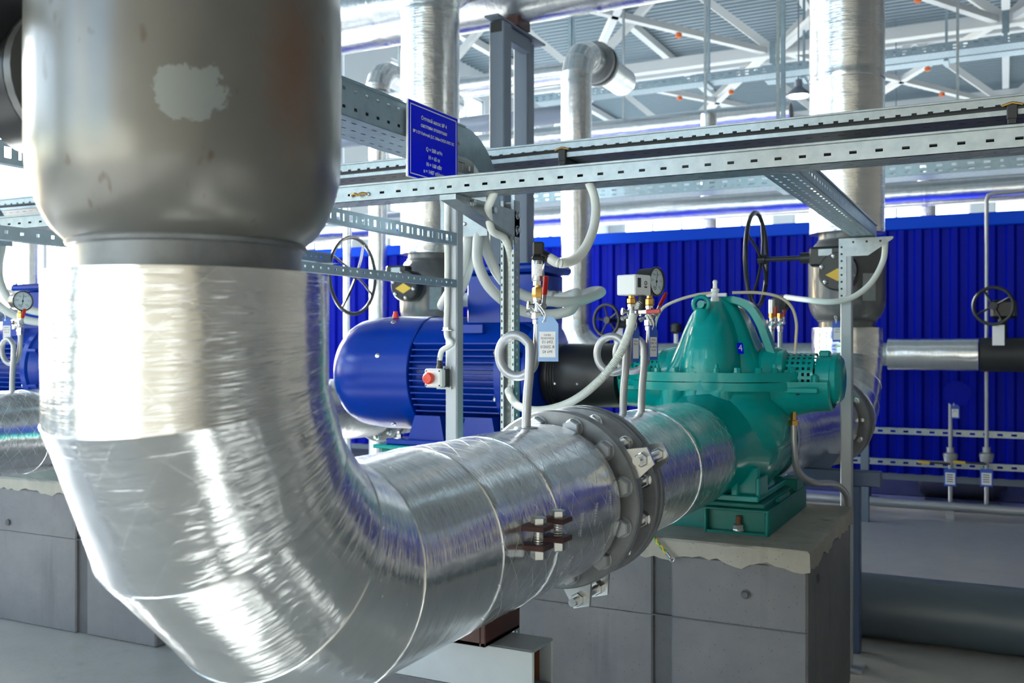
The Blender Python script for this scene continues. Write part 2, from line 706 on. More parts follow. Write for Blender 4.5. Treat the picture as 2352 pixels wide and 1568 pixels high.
def bolt_mesh(name, m, rh, hh, rs=0.0, ls=0.0, washer=0.0):
    """hex head (and stud end) standing along +Z"""
    b = MB()
    z = 0.0
    if washer:
        b.lathe([(0, washer), (hh * 0.18, washer)], (0, 0, 0), (0, 0, 1), 16)
        z = hh * 0.18
    b.lathe([(z, rh), (z + hh * 0.85, rh), (z + hh, rh * 0.86)], (0, 0, 0), (0, 0, 1), 6)
    if ls:
        b.lathe([(z + hh, rs), (z + hh + ls * 0.85, rs), (z + hh + ls, rs * 0.8)], (0, 0, 0), (0, 0, 1), 10)
    return b.mesh(name, m, sharp=25)


def text_mesh(body, size, m, ext=0.0003, align='CENTER', spacing=1.0, line=1.0, bold=0.0):
    c = bpy.data.curves.new('lettering', 'FONT')
    c.body = body
    c.size = size
    c.extrude = ext
    c.offset = bold
    c.align_x = align
    c.align_y = 'CENTER'
    c.space_character = spacing
    c.space_line = line
    c.resolution_u = 3
    o = bpy.data.objects.new('lettering', c)
    COL.objects.link(o)
    bpy.context.view_layer.update()
    me = bpy.data.meshes.new_from_object(o.evaluated_get(bpy.context.evaluated_depsgraph_get()))
    bpy.data.objects.remove(o)
    me.name = 'lettering'
    me.materials.clear()
    me.materials.append(M[m])
    return me


def basis(x, y, z):
    return Matrix((V(x), V(y), V(z))).transposed().to_quaternion()


def handwheel(parent, c, axis, R, r, m, spokes=4, dish=0.0, name='handwheel'):
    """rim, spokes and hub as sub-parts of one wheel"""
    x, y, a = frame(axis)
    c = V(c)
    b = MB()
    b.torus(c, axis, R, r, 40, 10)
    w = b.build(name, m, parent)
    s = MB()
    for k in range(spokes):
        t = 2 * pi * k / spokes + 0.5
        s.tube([c - a * dish, c + (x * cos(t) + y * sin(t)) * R * 0.5 - a * dish * 0.7, c + (x * cos(t) + y * sin(t)) * R], r * 0.62, 8)
    s.cyl(c - a * (dish + 0.02), c - a * dish + a * 0.02, r * 2.2, seg=16)
    s.build('spoke_spider', m, w if parent else w)
    return w
# ------------------------------------------------------------------ the hall
X0, X1, Y0, Y1, ZC = -12.0, 10.0, -8.0, 31.0, 8.4


def struct(o):
    o['kind'] = 'structure'
    return o


b = MB()
b.box((X0, Y0, -0.25), (X1, Y1, -0.008))
fl = struct(b.build('floor', 'concrete_dark'))
xs = [X0, -8.2, -2.35, 3.6, X1]
ys = [Y0, -2.7, 3.33, 9.3, 15.3, 21.3, 27.3, Y1]
for i in range(len(xs) - 1):
    for j in range(len(ys) - 1):
        b = MB()
        b.box((xs[i] + 0.003, ys[j] + 0.003, -0.02), (xs[i + 1] - 0.003, ys[j + 1] - 0.003, 0.0), 0.002)
        b.build('floor_slab', 'floor', fl)

# trapezoidal roof deck, ribs along X
b = MB()
prof = []
y = Y0
while y < Y1:
    prof += [(y, ZC), (y + 0.09, ZC), (y + 0.115, ZC + 0.06), (y + 0.185, ZC + 0.06)]
    y += 0.21
prof.append((y, ZC))
b.rings([[(X0, p[0], p[1]) for p in prof], [(X1, p[0], p[1]) for p in prof]], closed_u=False)
top = [[(X0, Y0, ZC + 0.12), (X0, Y1 + 0.2, ZC + 0.12)], [(X1, Y0, ZC + 0.12), (X1, Y1 + 0.2, ZC + 0.12)]]
b.rings(top, closed_u=False)
struct(b.build('ceiling', 'deck', sharp=10))

b = MB()
b.box((-160, -160, -0.5), (160, 160, -0.3))
tag(b.build('ground_outside', 'ground'), kind='structure')


def portal(c, n, w, h):
    d = bpy.data.lights.new('window_portal', 'AREA')
    d.shape = 'RECTANGLE'
    d.size, d.size_y = w, h
    d.cycles.is_portal = True
    o = bpy.data.objects.new('window_portal', d)
    COL.objects.link(o)
    o.location = c
    o.rotation_mode = 'QUATERNION'
    x, y, a = frame(-V(n), (0, 0, 1))
    o.rotation_quaternion = basis(x, y, a)


WN = [0]


def window(o, du, n, w, z0, z1, nx, nz):
    """glazed window in a wall: o = foot of the left jamb, du along the wall, n into the room"""
    WN[0] += 1
    o, du, n = V(o), V(du), V(n)
    t = thing('window_%d' % WN[0], None, None, o + V((0, 0, z0)))
    t['kind'] = 'structure'
    f = MB()
    up = V((0, 0, 1))

    def bar(u0, u1, a0, a1):
        T = Matrix((du, n, up)).transposed().to_4x4()
        T.translation = o
        f.box((u0, -0.05, a0), (u1, 0.05, a1), 0, T)
    fw = 0.06
    for k in range(nx + 1):
        u = k * (w - fw) / nx
        bar(u, u + fw, z0, z1)
    for k in range(nz + 1):
        z = z0 + k * (z1 - z0 - fw) / nz
        bar(0, w, z, z + fw)
    f.build('window_frame', 'frame_white', t)
    me = None
    pw, ph = (w - fw) / nx, (z1 - z0 - fw) / nz
    for i in range(nx):
        for j in range(nz):
            p = o + du * (i * pw + fw / 2 + pw / 2) + up * (z0 + j * ph + fw / 2 + ph / 2)
            if me is None:
                g = MB()
                T = Matrix((du, n, up)).transposed().to_4x4()
                g.box((-pw / 2, -0.004, -ph / 2), (pw / 2, 0.004, ph / 2), 0, T)
                me = g.mesh('pane', 'glass')
            put('pane', me, t, p)
    portal(o + du * w / 2 + up * (z0 + z1) / 2 - n * 0.1, n, w, z1 - z0)


def wall(name, a, du, n, length, m, wins, z0, z1, w, nx, nz):
    """wall with window openings at the centres listed"""
    b = MB()
    a, du, n = V(a), V(du), V(n)
    T = Matrix((du, -n, V((0, 0, 1)))).transposed().to_4x4()
    T.translation = a
    b.box((0, 0, 0), (length, 0.2, z0), 0, T)
    b.box((0, 0, z1), (length, 0.2, ZC + 0.1), 0, T)
    e = 0
    for c in wins:
        b.box((e, 0, z0), (c - w / 2, 0.2, z1), 0, T)
        e = c + w / 2
    b.box((e, 0, z0), (length, 0.2, z1), 0, T)
    struct(b.build(name, m))
    for c in wins:
        window(a + du * (c - w / 2) - n * 0.1, du, n, w, z0, z1, nx, nz)


wall('wall_left', (X0, Y1, 0), (0, -1, 0), (1, 0, 0), Y1 - Y0, 'wall_white', [Y1 - y for y in (26, 20, 14, 8, 2, -4)], 1.0, 7.7, 4.3, 5, 6)
wall('wall_far', (X0, Y1, 0), (1, 0, 0), (0, -1, 0), X1 - X0, 'wall_white', [3.0, 8.6, 14.2], 1.2, 6.2, 5.0, 5, 4)
wall('wall_back', (X1, Y0, 0), (-1, 0, 0), (0, 1, 0), X1 - X0, 'wall_cream', [14.2, 18.8], 1.2, 6.6, 3.4, 3, 4)
wall('wall_right', (X1, Y0, 0), (0, 1, 0), (-1, 0, 0), Y1 - Y0, 'wall_grey', [33.0], 5.0, 7.2, 4.0, 4, 2)

# ------------------------------------------------------------------ roof steelwork
LBL = ['roof truss nearest overhead, above the pump row', 'second roof truss from the front, over the blue partition',
       'white roof truss crossing above the pendant lamp', 'white roof truss farther back behind the pendant lamp',
       'last white roof truss, close to the far glazed wall']
for k, Y in enumerate((5.2, 11.2, 17.2, 23.2, 29.2)):
    t = thing('roof_truss', LBL[k], 'truss', (-1, Y, 6.4), 'roof trusses across the hall')
    b = MB()
    b.box((X0, Y - 0.1, 6.42), (X1, Y + 0.1, 6.62), 0.01)
    b.build('bottom_chord', 'truss', t)
    b = MB()
    b.box((X0, Y - 0.1, 8.02), (X1, Y + 0.1, 8.22), 0.01)
    b.build('top_chord', 'truss', t)
    x = -10.8
    nodes = []
    while x <= 9.4:
        nodes.append(x)
        x += 3.6
    nodes = [n for n in nodes]
    for n in nodes:
        for s in (-1, 1):
            if X0 < n + s * 1.8 < X1:
                b = MB()
                b.bar((n + s * 0.08, Y, 6.6), (n + s * 1.72, Y, 8.06), 0.13, 0.13)
                b.build('diagonal', 'truss', t)
        b = MB()
        b.box((n - 0.05, Y - 0.112, 6.28), (n + 0.05, Y - 0.1, 6.64))
        b.box((n - 0.03, Y - 0.03, 6.15), (n + 0.03, Y + 0.03, 6.42))
        b.build('gusset', 'galv_side', t)
for k, (xa, w) in enumerate(((-10.8, 0.16), (-7.2, 0.16), (-3.6, 0.16), (0.0, 0.16), (3.6, 0.16))):
    b = MB()
    b.box((xa - 0.08, Y0 + 0.05, 8.225), (xa + 0.08, Y1 - 0.05, 8.385))
    tag(b.build('purlin', 'truss', org=(xa, 10, 8.3)),
        '%s long white purlin under the roof deck' % ['leftmost', 'second from left', 'middle', 'second from right', 'rightmost'][k], 'beam', 'purlins under the roof deck')
n = 0
for Y in (5.2, 11.2, 17.2, 23.2):
    for xa in (-7.2, -3.6, 0.0, 3.6):
        for s in (-1, 1):
            b = MB()
            b.bar((xa + s * 0.15, Y + 0.1, 6.52), (xa + s * 3.45, Y + 5.9, 6.52), 0.12, 0.10)
            o = b.build('roof_brace', 'truss', org=(xa, Y, 6.52))
            bay = {5.2: 'first', 11.2: 'second', 17.2: 'third', 23.2: 'fourth'}[Y]
            row = {-7.2: 'leftmost', -3.6: 'second', 0.0: 'third', 3.6: 'rightmost'}[xa]
            way = 'leftward' if s < 0 else 'rightward'
            tag(o, 'flat white brace running %s from the %s node in the %s roof bay' % (way, row, bay), 'beam', 'flat braces between the trusses')
            for q in ((0.34, 0.7) if 10 < Y < 20 else ()):
                p = V((xa + s * (0.15 + 3.3 * q), Y + 0.1 + 5.8 * q, 6.46))
                c = MB()
                c.lathe([(0, 0.02), (0.015, 0.05), (0.06, 0.055), (0.085, 0.03)], p - V((0, 0, 0.07)), (0, 0, 1), 12)
                tag(c.build('smoke_detector', 'orange', org=p), 'orange detector at the %s end of the %s brace of the %s node, %s bay' % ('near' if q < 0.5 else 'far', way, row, bay), 'detector', 'orange detectors under the braces')

# pendant lamps
LAMPL = ['lit pendant lamp left of the nearer tall foil pipe', 'smaller pendant lamp above the blue partition, right of the tall foil pipe']
for k, (u, v, d, R) in enumerate(((1834, 222, 15.0, 0.20), (2058, 452, 21.0, 0.19))):
    p = at(u, v, d=d)
    t = thing('pendant_lamp', LAMPL[k], 'lamp', p, 'pendant lamps')
    b = MB()
    b.lathe([(0, R), (0.01, R), (0.07, R * 0.75), (0.13, R * 0.38), (0.15, R * 0.30), (0.26, R * 0.28)], p, (0, 0, 1), 28, caps=False)
    b.build('lamp_shade', 'black' if k else 'column_grey', t)
    b = MB()
    b.lathe([(-0.005, R * 0.1), (0.0, R * 0.72), (0.02, R * 0.72)], p, (0, 0, 1), 20)
    b.build('lamp_glass', 'lamp_glow', t)
    b = MB()
    b.cyl(p + V((0, 0, 0.25)), V((p.x, p.y, ZC)), 0.012, seg=6)
    b.build('rod', 'column_grey', t)

# ------------------------------------------------------------------ blue partition
YW = 9.0
b = MB()
t = thing('blue_partition', 'long deep blue corrugated partition across the hall', 'partition', (-2.5, YW, 0))
x = -8.6
me = None
while x < 3.0:
    if me is None:
        b = MB()
        pr, q = [], 0.0
        while q < 1.119:
            pr += [(q, 0.0), (q + 0.055, 0.0), (q + 0.075, -0.028), (q + 0.12, -0.028)]
            q += 0.14
        pr = pr + [(1.135, 0.0)]
        b.rings([[(p[0], p[1] + dy, z) for p in pr] for z, dy in ((0.30, 0), (2.42, 0))], closed_u=False)
        b.rings([[(-0.01, 0.012, z), (1.13, 0.012, z)] for z in (0.30, 2.42)], closed_u=False)
        me = b.mesh('wall_sheet', 'wall_blue', sharp=10)
    put('wall_sheet', me, t, (x, YW, 0))
    x += 1.12
b = MB()
b.box((-8.62, YW - 0.05, 2.39), (3.02, YW + 0.09, 2.50), 0.008)
b.build('cap_flashing', 'wall_blue_light', t)
b = MB()
b.box((-8.6, YW + 0.015, 0.24), (3.0, YW + 0.07, 0.31))
b.box((-8.6, YW + 0.015, 1.3), (3.0, YW + 0.07, 1.38))
b.build('rail', 'column_grey', t)
for xp in (-8.5, -5.6, -2.7, 0.2, 2.9):
    b = MB()
    b.box((xp - 0.04, YW + 0.015, 0), (xp + 0.04, YW + 0.09, 2.40))
    b.build('post', 'column_grey', t)

b = MB()
b.box((-8.5, 9.75, 0.0), (3.0, 10.0, 0.42), 0.01)  # added strip, keeps the gap under the partition dark against the sunlit floor
tag(b.build('dark_filler', 'concrete_dark', org=(-2.7, 9.87, 0)), 'added low dark curb on the floor behind the blue partition', 'filler')

# perforated rails, low pipe and sampling lines before the partition
for z, lab in ((0.66, 'upper perforated rail low along the blue partition'), (0.40, 'lower perforated rail near the floor along the blue partition')):
    b = MB()
    hs = [(0.04 + 0.1 * k, 0.08 + 0.1 * k, 0.016, 0.034) for k in range(52)]
    b.plate((-2.2, 8.7, z), (1, 0, 0), (0, 0, 1), (0, 0.003, 0), 5.3, 0.05, hs)
    b.box((-2.2, 8.7, z + 0.05), (3.1, 8.74, z + 0.053))
    tag(b.build('perforated_rail', 'galv', org=(0.5, 8.7, z)), lab, 'rail', 'rails along the blue partition')
for xp in (-2.0, 0.35, 2.9):
    b = MB()
    b.box((xp - 0.02, 8.745, 0.0), (xp + 0.02, 8.785, 0.75))
    tag(b.build('rail_post', 'column_grey', org=(xp, 8.76, 0)), {-2.0: 'short left post of the low perforated rails, hidden behind the green pump', 0.35: 'short post of the low perforated rails beside the taller sampling pipe', 2.9: 'short last post at the right end of the low perforated rails'}[xp], 'post', 'posts of the low rails')
b = MB()
b.cyl((-2.6, 8.62, 0.10), (3.1, 8.62, 0.10), 0.04, seg=16)
for xp in (-2.4, -0.4, 1.2, 3.0):
    b.box((xp - 0.03, 8.59, 0.0), (xp + 0.03, 8.65, 0.07))
tag(b.build('drain_pipe', 'tube_steel', org=(0.3, 8.62, 0)), 'thin grey pipe running just above the floor along the blue partition', 'pipe')
wl = [('left', 2183, 905), ('right', 2266, 445)]
for k, (w, u, vt) in enumerate(wl):
    p = at(u, 1150, Y=8.62)
    xq, zt = p.x, at(u, vt, Y=8.62).z
    t = thing('sampling_line', ['shorter thin upright sampling pipe with a valve before the blue partition', 'taller thin upright sampling pipe rising past the black-handwheel valve'][k], 'pipe', (xq, 8.62, 0.14), 'sampling lines')
    b = MB()
    pts = [(xq, 8.62, 0.13), (xq, 8.62, zt)]
    if k:
        pts = [(xq, 8.62, 0.13), (xq, 8.62, zt - 0.05), (xq + 0.012, 8.62, zt - 0.012), (xq + 0.05, 8.62, zt), (xq + 0.9, 8.62, zt + 0.02)]
    b.tube(pts, 0.016, 10)
    b.build('tube', 'tube_steel', t)
    z = at(u, 1047, Y=8.62).z
    b = MB()
    b.lathe([(-0.05, 0.02), (-0.045, 0.045), (0.0, 0.055), (0.02, 0.055), (0.03, 0.03), (0.07, 0.03)], (xq, 8.62, z), (0, 0, 1), 16)
    b.build('valve_body', 'tube_steel', t)
    b = MB()
    b.bar((xq, 8.58, z - 0.06), (xq - 0.17, 8.58, z - 0.055), 0.022, 0.014)
    b.build('lever', 'black', t)
    b = MB()
    b.bar((xq - 0.15, 8.58, z - 0.056), (xq - 0.24, 8.58, z - 0.054), 0.03, 0.02, 0.004)
    b.build('lever_grip', 'yellow', t)
    if not k:
        b = MB()
        b.lathe([(0, 0.02), (0.012, 0.10), (0.035, 0.10), (0.04, 0.02)], (xq + 0.05, 8.60, zt + 0.01), (0, -1, 0), 24)
        b.build('gauge', 'wall_blue', t)
    b = MB()
    zz = z - 0.10
    b.box((xq - 0.045, 8.585, zz - 0.14), (xq + 0.045, 8.592, zz), 0.002)
    tg = thing('valve_tag', ['blue-edged paper tag hanging on the shorter sampling pipe', 'blue-edged paper tag hanging on the taller sampling pipe'][k], 'tag', (xq, 8.585, zz), 'tags on the sampling lines')
    b.build('holder', 'tag_blue', tg)
    b = MB()
    b.box((xq - 0.036, 8.582, zz - 0.125), (xq + 0.036, 8.586, zz - 0.03))
    b.build('paper', 'paper', tg)
    b = MB()
    for q in range(4):
        b.box((xq - 0.025, 8.5805, zz - 0.05 - q * 0.018), (xq + 0.02, 8.5825, zz - 0.044 - q * 0.018))
    b.build('writing', 'ink', tg)

# black motors on the floor behind the rails
for k, (u, lab) in enumerate(((2210, 'low black motor on the floor behind the sampling lines'), (1990, 'dark upright stand behind the right grey post, by the partition'))):
    p = at(u, 1110, Y=9.6)
    t = thing('floor_motor' if not k else 'dark_stand', lab, 'motor' if not k else 'stand', (p.x, 9.6, 0))
    if not k:
        b = MB()
        b.lathe([(-0.36, 0.05), (-0.34, 0.12), (-0.30, 0.14), (0.25, 0.14), (0.27, 0.10), (0.36, 0.05)], (p.x, 9.6, 0.17), (1, 0, 0), 24)
        b.build('body', 'black_soft', t)
        b = MB()
        b.box((p.x - 0.3, 9.45, 0), (p.x + 0.3, 9.75, 0.04), 0.005)
        b.box((p.x - 0.1, 9.5, 0.29), (p.x + 0.1, 9.7, 0.38), 0.01)
        b.build('foot_plate', 'black_soft', t)
        b = MB()
        b.hose([(p.x - 0.1, 9.55, 0.34), (p.x - 0.35, 9.5, 0.36), (p.x - 0.55, 9.5, 0.2), (p.x - 0.7, 9.55, 0.36)], 0.022, 0.03, 0.05, 8)
        b.build('cable', 'black_soft', t)
    else:
        b = MB()
        b.box((p.x - 0.06, 9.35, 0), (p.x + 0.06, 9.47, 0.9), 0.004)
        b.build('leg', 'black_soft', t)
        b = MB()
        b.box((p.x - 0.12, 9.3, 0), (p.x + 0.12, 9.52, 0.015))
        b.build('foot_plate', 'black_soft', t)

# big grey pipe on the floor to the right of the plinth
b = MB()
b.cyl((-0.9, 4.97, 0.152), (3.2, 4.97, 0.152), 0.15, seg=48)
t = b.build('floor_pipe', 'floor_pipe', org=(1, 4.97, 0))
tag(t, 'large dark blue-grey pipe lying on the floor right of the concrete plinth', 'pipe')
# ------------------------------------------------------------------ concrete plinths
DX = V((-2.93, 0, 0))        # the neighbouring pump set stands one bay to the left
BX0, BX1, BY0, BY1, BZ = -2.52, -0.577, 3.28, 4.26, 0.73
JX = -1.06


def plinth():
    t = thing('concrete_plinth', 'concrete plinth under the green pump, grout cap with ragged edge', 'plinth', ((BX0 + BX1) / 2, (BY0 + BY1) / 2, 0))
    b = MB()
    b.box((JX + 0.02, BY0, 0), (BX1, BY1, 0.675), 0.008)
    b.build('concrete_block', 'concrete', t)
    b = MB()
    b.box((BX0, BY0 - 0.006, 0), (JX - 0.045, BY1, 0.675), 0.006)
    b.build('concrete_block', 'concrete', t)
    b = MB()
    b.box((JX - 0.055, BY0 + 0.012, 0), (JX + 0.03, BY1 - 0.1, 0.665))
    b.build('joint', 'concrete_dark', t)
    b = MB()
    b.box((BX0 + 0.05, BY0 - 0.006, 0.455), (BX1 - 0.002, BY0 + 0.01, 0.459))
    b.build('form_line', 'concrete_dark', t)
    # grout cap: chipped top arris and ragged drips over the block
    rnd = random.Random(3)
    pts = []

    def side(p, q, n):
        for i in range(n):
            pts.append(V(p).lerp(V(q), i / n))
    m = 0.012
    c = [(BX0 - m, BY0 - m, 0), (BX1 + m, BY0 - m, 0), (BX1 + m, BY1 + m, 0), (BX0 - m, BY1 + m, 0)]
    for i in range(4):
        side(c[i], c[(i + 1) % 4], 70 if i % 2 == 0 else 36)
    ctr = V(((BX0 + BX1) / 2, (BY0 + BY1) / 2, 0))
    r0, r1, r2, r3 = [], [], [], []
    low = 0.0
    for p in pts:
        inw = (ctr - p).normalized()
        low = low * 0.55 + rnd.uniform(-0.012, 0.012)
        r0.append(p + inw * 0.02 + V((0, 0, 0.672)))
        r1.append(p + inw * rnd.uniform(0, 0.004) + V((0, 0, 0.668 + low)))
        r2.append(p + inw * rnd.uniform(0, 0.005) + V((0, 0, 0.722 + rnd.uniform(-0.004, 0.003))))
        r3.append(p + inw * 0.014 + V((0, 0, 0.73 + rnd.uniform(-0.002, 0.0))))
    b = MB()
    b.rings([r0, r1, r2, r3], cap0=False)
    b.build('grout_cap', 'grout', t)
    for (x, z) in ((-0.78, 0.565), (-1.6, 0.50)):
        b = MB()
        b.torus((x, BY0 - 0.013 if x < JX else BY0 - 0.001, z), (0, 1, 0), 0.013, 0.004, 16, 6)
        b.lathe([(0, 0.010), (0.004, 0.010)], (x, BY0 - 0.016, z), (0, 1, 0), 12)
        b.build('tie_hole', 'concrete_dark', t)
    b = MB()
    b.torus((BX1 + 0.001, BY0 + 0.18, 0.60), (1, 0, 0), 0.013, 0.004, 16, 6)
    b.build('tie_hole', 'concrete_dark', t)
    return t


pl4 = plinth()
dup(pl4, DX, 'concrete plinth at the left edge, under the neighbouring pump set')


def earth_wire(x, lab):
    """yellow and green earthing wire hanging over the plinth edge"""
    z = 0.735
    pts = catmull([(x - 0.10, BY0 + 0.05, z + 0.004), (x - 0.06, BY0 + 0.0, z + 0.012), (x - 0.035, BY0 - 0.024, z - 0.002), (x - 0.015, BY0 - 0.034, z - 0.02), (x + 0.015, BY0 - 0.036, z - 0.05)], 10)
    t = thing('earth_wire', lab, 'wire', (x, BY0, z))
    a, c = MB(), MB()
    P1, P2 = [], []
    for i, p in enumerate(pts):
        w = i * 0.75
        o = V((cos(w), 0, sin(w))) * 0.0032
        P1.append(p + o)
        P2.append(p - o)
    a.tube(P1, 0.0038, 8)
    a.build('yellow_strand', 'yellow', t)
    c.tube(P2, 0.0038, 8)
    c.build('green_strand', 'green', t)
    e = MB()
    d = (pts[-1] - pts[-2]).normalized()
    e.cyl(pts[-1], pts[-1] + d * 0.022, 0.006, seg=10)
    e.torus(pts[-1] + d * 0.03, (0, 1, 0), 0.008, 0.003, 14, 6)
    e.build('cable_lug', 'zinc', t)


earth_wire(JX, 'short yellow-green earth wire over the plinth edge below the big flange')
earth_wire(JX + DX.x - 0.02, 'yellow-green earth wire over the plinth edge at the left')

# ------------------------------------------------------------------ suction pipe in foil jackets
PX, PZ, PR = -1.015, 1.012, 0.19


def foil_ring(c, x, y, r, n=56, wob=0.0, seed=0):
    return [c + x * cos(2 * pi * j / n) * (r + wob * sin(j * 1.7 + seed) * sin(j * 0.9 + seed * 2)) + y * sin(2 * pi * j / n) * (r + wob * sin(j * 1.7 + seed) * sin(j * 0.9 + seed * 2)) for j in range(n)]


def foil_straight(parent, p0, p1, r, m='foil_scrim', name='foil_jacket', lip=0.003, end_r=None, n=56):
    p0, p1 = V(p0), V(p1)
    x, y, a = frame(p1 - p0)
    ln = (p1 - p0).length
    k = max(2, int(ln / 0.03))
    rs, vs = [], []
    lip *= 0.45
    q = [(-0.0001, end_r if end_r else r - 0.012), (0.0, r - 0.001 + lip), (0.001, r + lip), (0.026, r + lip * 0.7), (0.03, r)]
    q += [(0.03 + (ln - 0.035) * (i + 1) / k, r) for i in range(k)] + [(ln - 0.001, r - 0.001), (ln, (end_r if end_r else r - 0.012))]
    for i, (s, rr) in enumerate(q):
        rs.append(foil_ring(p0 + a * s, x, y, rr, n, 0.0007, i * 0.7))
        vs.append(s)
    vs.append(ln)
    us = [2 * pi * j / n * r for j in range(n + 1)]
    b = MB()
    b.rings(rs, True, False, False, (us, vs))
    return b.build(name, m, parent)


def foil_bend(parent, C, a, bdir, Rb, r, joints, m='foil', name='foil_segment', n=56, ext0=0.0, ext1=0.0, cap0=None):
    """segmented (mitred) foil cladding round a bend from C + a*Rb to C + bdir*Rb"""
    C, a, bdir = V(C), V(a), V(bdir)
    nrm = a.cross(bdir)
    angs = [0.0] + [radians(j) for j in joints] + [pi / 2]

    def ringp(ph, k, rr, seed):
        rad = a * cos(ph) + bdir * sin(ph)
        return [C + rad * (Rb * k) + rad * k * cos(2 * pi * j / n) * rr + nrm * sin(2 * pi * j / n) * rr for j in range(n)]
    acc = 0.0
    for i in range(len(angs) - 1):
        p0, p1 = angs[i], angs[i + 1]
        half = radians(11.25)
        k0 = 1.0 if i == 0 else 1 / cos(half)
        k1 = 1.0 if i == len(angs) - 2 else 1 / cos(half)
        A, B = ringp(p0, k0, r, i), ringp(p1, k1, r, i + 1)
        if i == 0 and ext0:
            A = [p - bdir * ext0 for p in A]
        if i == len(angs) - 2 and ext1:
            B = [p - a * ext1 for p in B]
        Al, Bl = ringp(p0, k0, r + 0.0035, i), ringp(p1, k1, r - 0.004, i)
        ln = (p1 - p0) * Rb + (ext0 if i == 0 else 0) + (ext1 if i == len(angs) - 2 else 0)
        Al = [p + (p - C).normalized() * 0.0 for p in A]
        Bl = [p.lerp(sum(B, V()) / n, 0.02) for p in B]
        A0 = [p.lerp(sum(A, V()) / n, (1 - cap0 / r) if (i == 0 and cap0) else 0.06) for p in A]
        steps = [0.0] + [s / 8 for s in range(1, 9)]
        rs = [A0, Al]
        vs = [acc, acc + 0.001]
        lw = 0.018 / ln
        for s in ([0.0, lw, lw * 1.06] if i else [0.012]) + steps[1:]:
            g = 0.007 if (i and s <= lw) else 0.0
            jit = 0.0008 * sin(i * 3 + s * 9)
            cc = sum(A, V()).lerp(sum(B, V()), s) / n
            rs.append([cc + (p.lerp(q, s) - cc) * (1 + g + jit * sin(k * 0.35 + i)) for k, (p, q) in enumerate(zip(A, B))])
            vs.append(acc + ln * s)
        rs.append(Bl)
        vs += [acc + ln, acc + ln]
        us = [2 * pi * j / n * r for j in range(n + 1)]
        b = MB()
        b.rings(rs, True, False, False, (us, vs))
        b.build(name, m, parent, sharp=28)
        acc += ln


def flange(parent, c, axis, R, th, bolts, rb, a0, me, name='flange', ri=0.12, m='flange_grey', direction=None, sub=True):
    """ring with chamfer, bolts as its sub-parts"""
    c, axis = V(c), V(axis).normalized()
    b = MB()
    b.lathe([(-th / 2, ri), (-th / 2, R - 0.004), (-th / 2 + 0.004, R), (th / 2 - 0.004, R), (th / 2, R - 0.004), (th / 2, ri)], c, axis, 72, caps=False)
    f = b.build(name, m, parent, sharp=30)
    f.parent = parent
    if me:
        d = V(direction) if direction else axis
        x, z = V((1, 0, 0)), V((0, 0, 1))
        if abs(axis.y) < 0.5:
            x = V((0, 1, 0))
        for k in range(bolts):
            t = radians(a0 + 360.0 / bolts * k)
            p = c + (x * cos(t) + z * sin(t)) * rb + d * (th / 2)
            o = put('bolt', me, f if sub else parent, p, toZ(d))
    return f


HEAD = bolt_mesh('bolt', 'bolt_grey', 0.0245, 0.022, washer=0.026)
NUT = bolt_mesh('bolt', 'zinc', 0.0205, 0.018, 0.0115, 0.022, washer=0.022)
NUT_S = bolt_mesh('bolt', 'zinc', 0.0185, 0.015)
HEAD_T = bolt_mesh('bolt', 'teal', 0.013, 0.016, 0.0, 0.0, washer=0.016)
HEAD_TS = bolt_mesh('bolt', 'teal', 0.012, 0.014, 0.007, 0.016, washer=0.014)


def spreader(parent, cy0, cy1, ang):
    """jacking lug pair with a stud across the flange joint"""
    t = radians(ang)
    rad = V((cos(t), 0, sin(t)))
    tan = V((-sin(t), 0, cos(t)))
    c = V((PX, 0, PZ))
    for y in (cy0, cy1):
        b = MB()
        b.prism([(0.216, -0.040), (0.220, 0.040), (0.276, 0.022), (0.276, -0.022)], c + V((0, y - 0.004, 0)), rad, tan, (0, 0.009, 0))
        b.build('spreader_lug', 'zinc', parent)
    p = c + rad * 0.254
    b = MB()
    b.cyl(p + V((0, cy0 - 0.05, 0)), p + V((0, cy1 + 0.035, 0)), 0.0105, seg=14)
    s = b.build('stud', 'zinc', parent)
    put('bolt', NUT_S, parent, p + V((0, cy0 - 0.004, 0)), toZ((0, -1, 0)))
    put('bolt', NUT_S, parent, p + V((0, cy1 - 0.004, 0)), toZ((0, -1, 0)))


def suction(first=True):
    t = thing('suction_pipe', 'big foil-wrapped suction pipe bending from the grey ball valve to the flange', 'pipe', (PX, 1.4, PZ))
    # upright sleeve under the valve, bend, level run
    foil_bend(t, (PX, 1.40, 1.40), (0, -1, 0), (0, 0, -1), 0.388, PR, (11.25, 33.75, 56.25, 78.75), ext0=0.097, ext1=0.21, cap0=0.154)
    foil_straight(t, (PX, 1.595, PZ), (PX, 1.86, PZ), PR + 0.001, 'foil_scrim', lip=0.003)
    foil_straight(t, (PX, 1.845, PZ), (PX, 2.205, PZ), PR + 0.002, 'foil_scrim', lip=0.002, end_r=0.15)
    b = MB()
    b.lathe([(2.18, 0.14), (2.215, 0.142), (2.24, 0.165)], (PX, 0, PZ), (0, 1, 0), 40, caps=False)
    b.build('weld_neck', 'flange_grey', t)
    flange(t, (PX, 2.258, PZ), (0, 1, 0), 0.225, 0.034, 12, 0.189, 13.5, HEAD, direction=(0, -1, 0))
    spreader(t, 2.262, 2.386, 26)
    spreader(t, 2.262, 2.386, -76)
    return t


suc4 = suction()


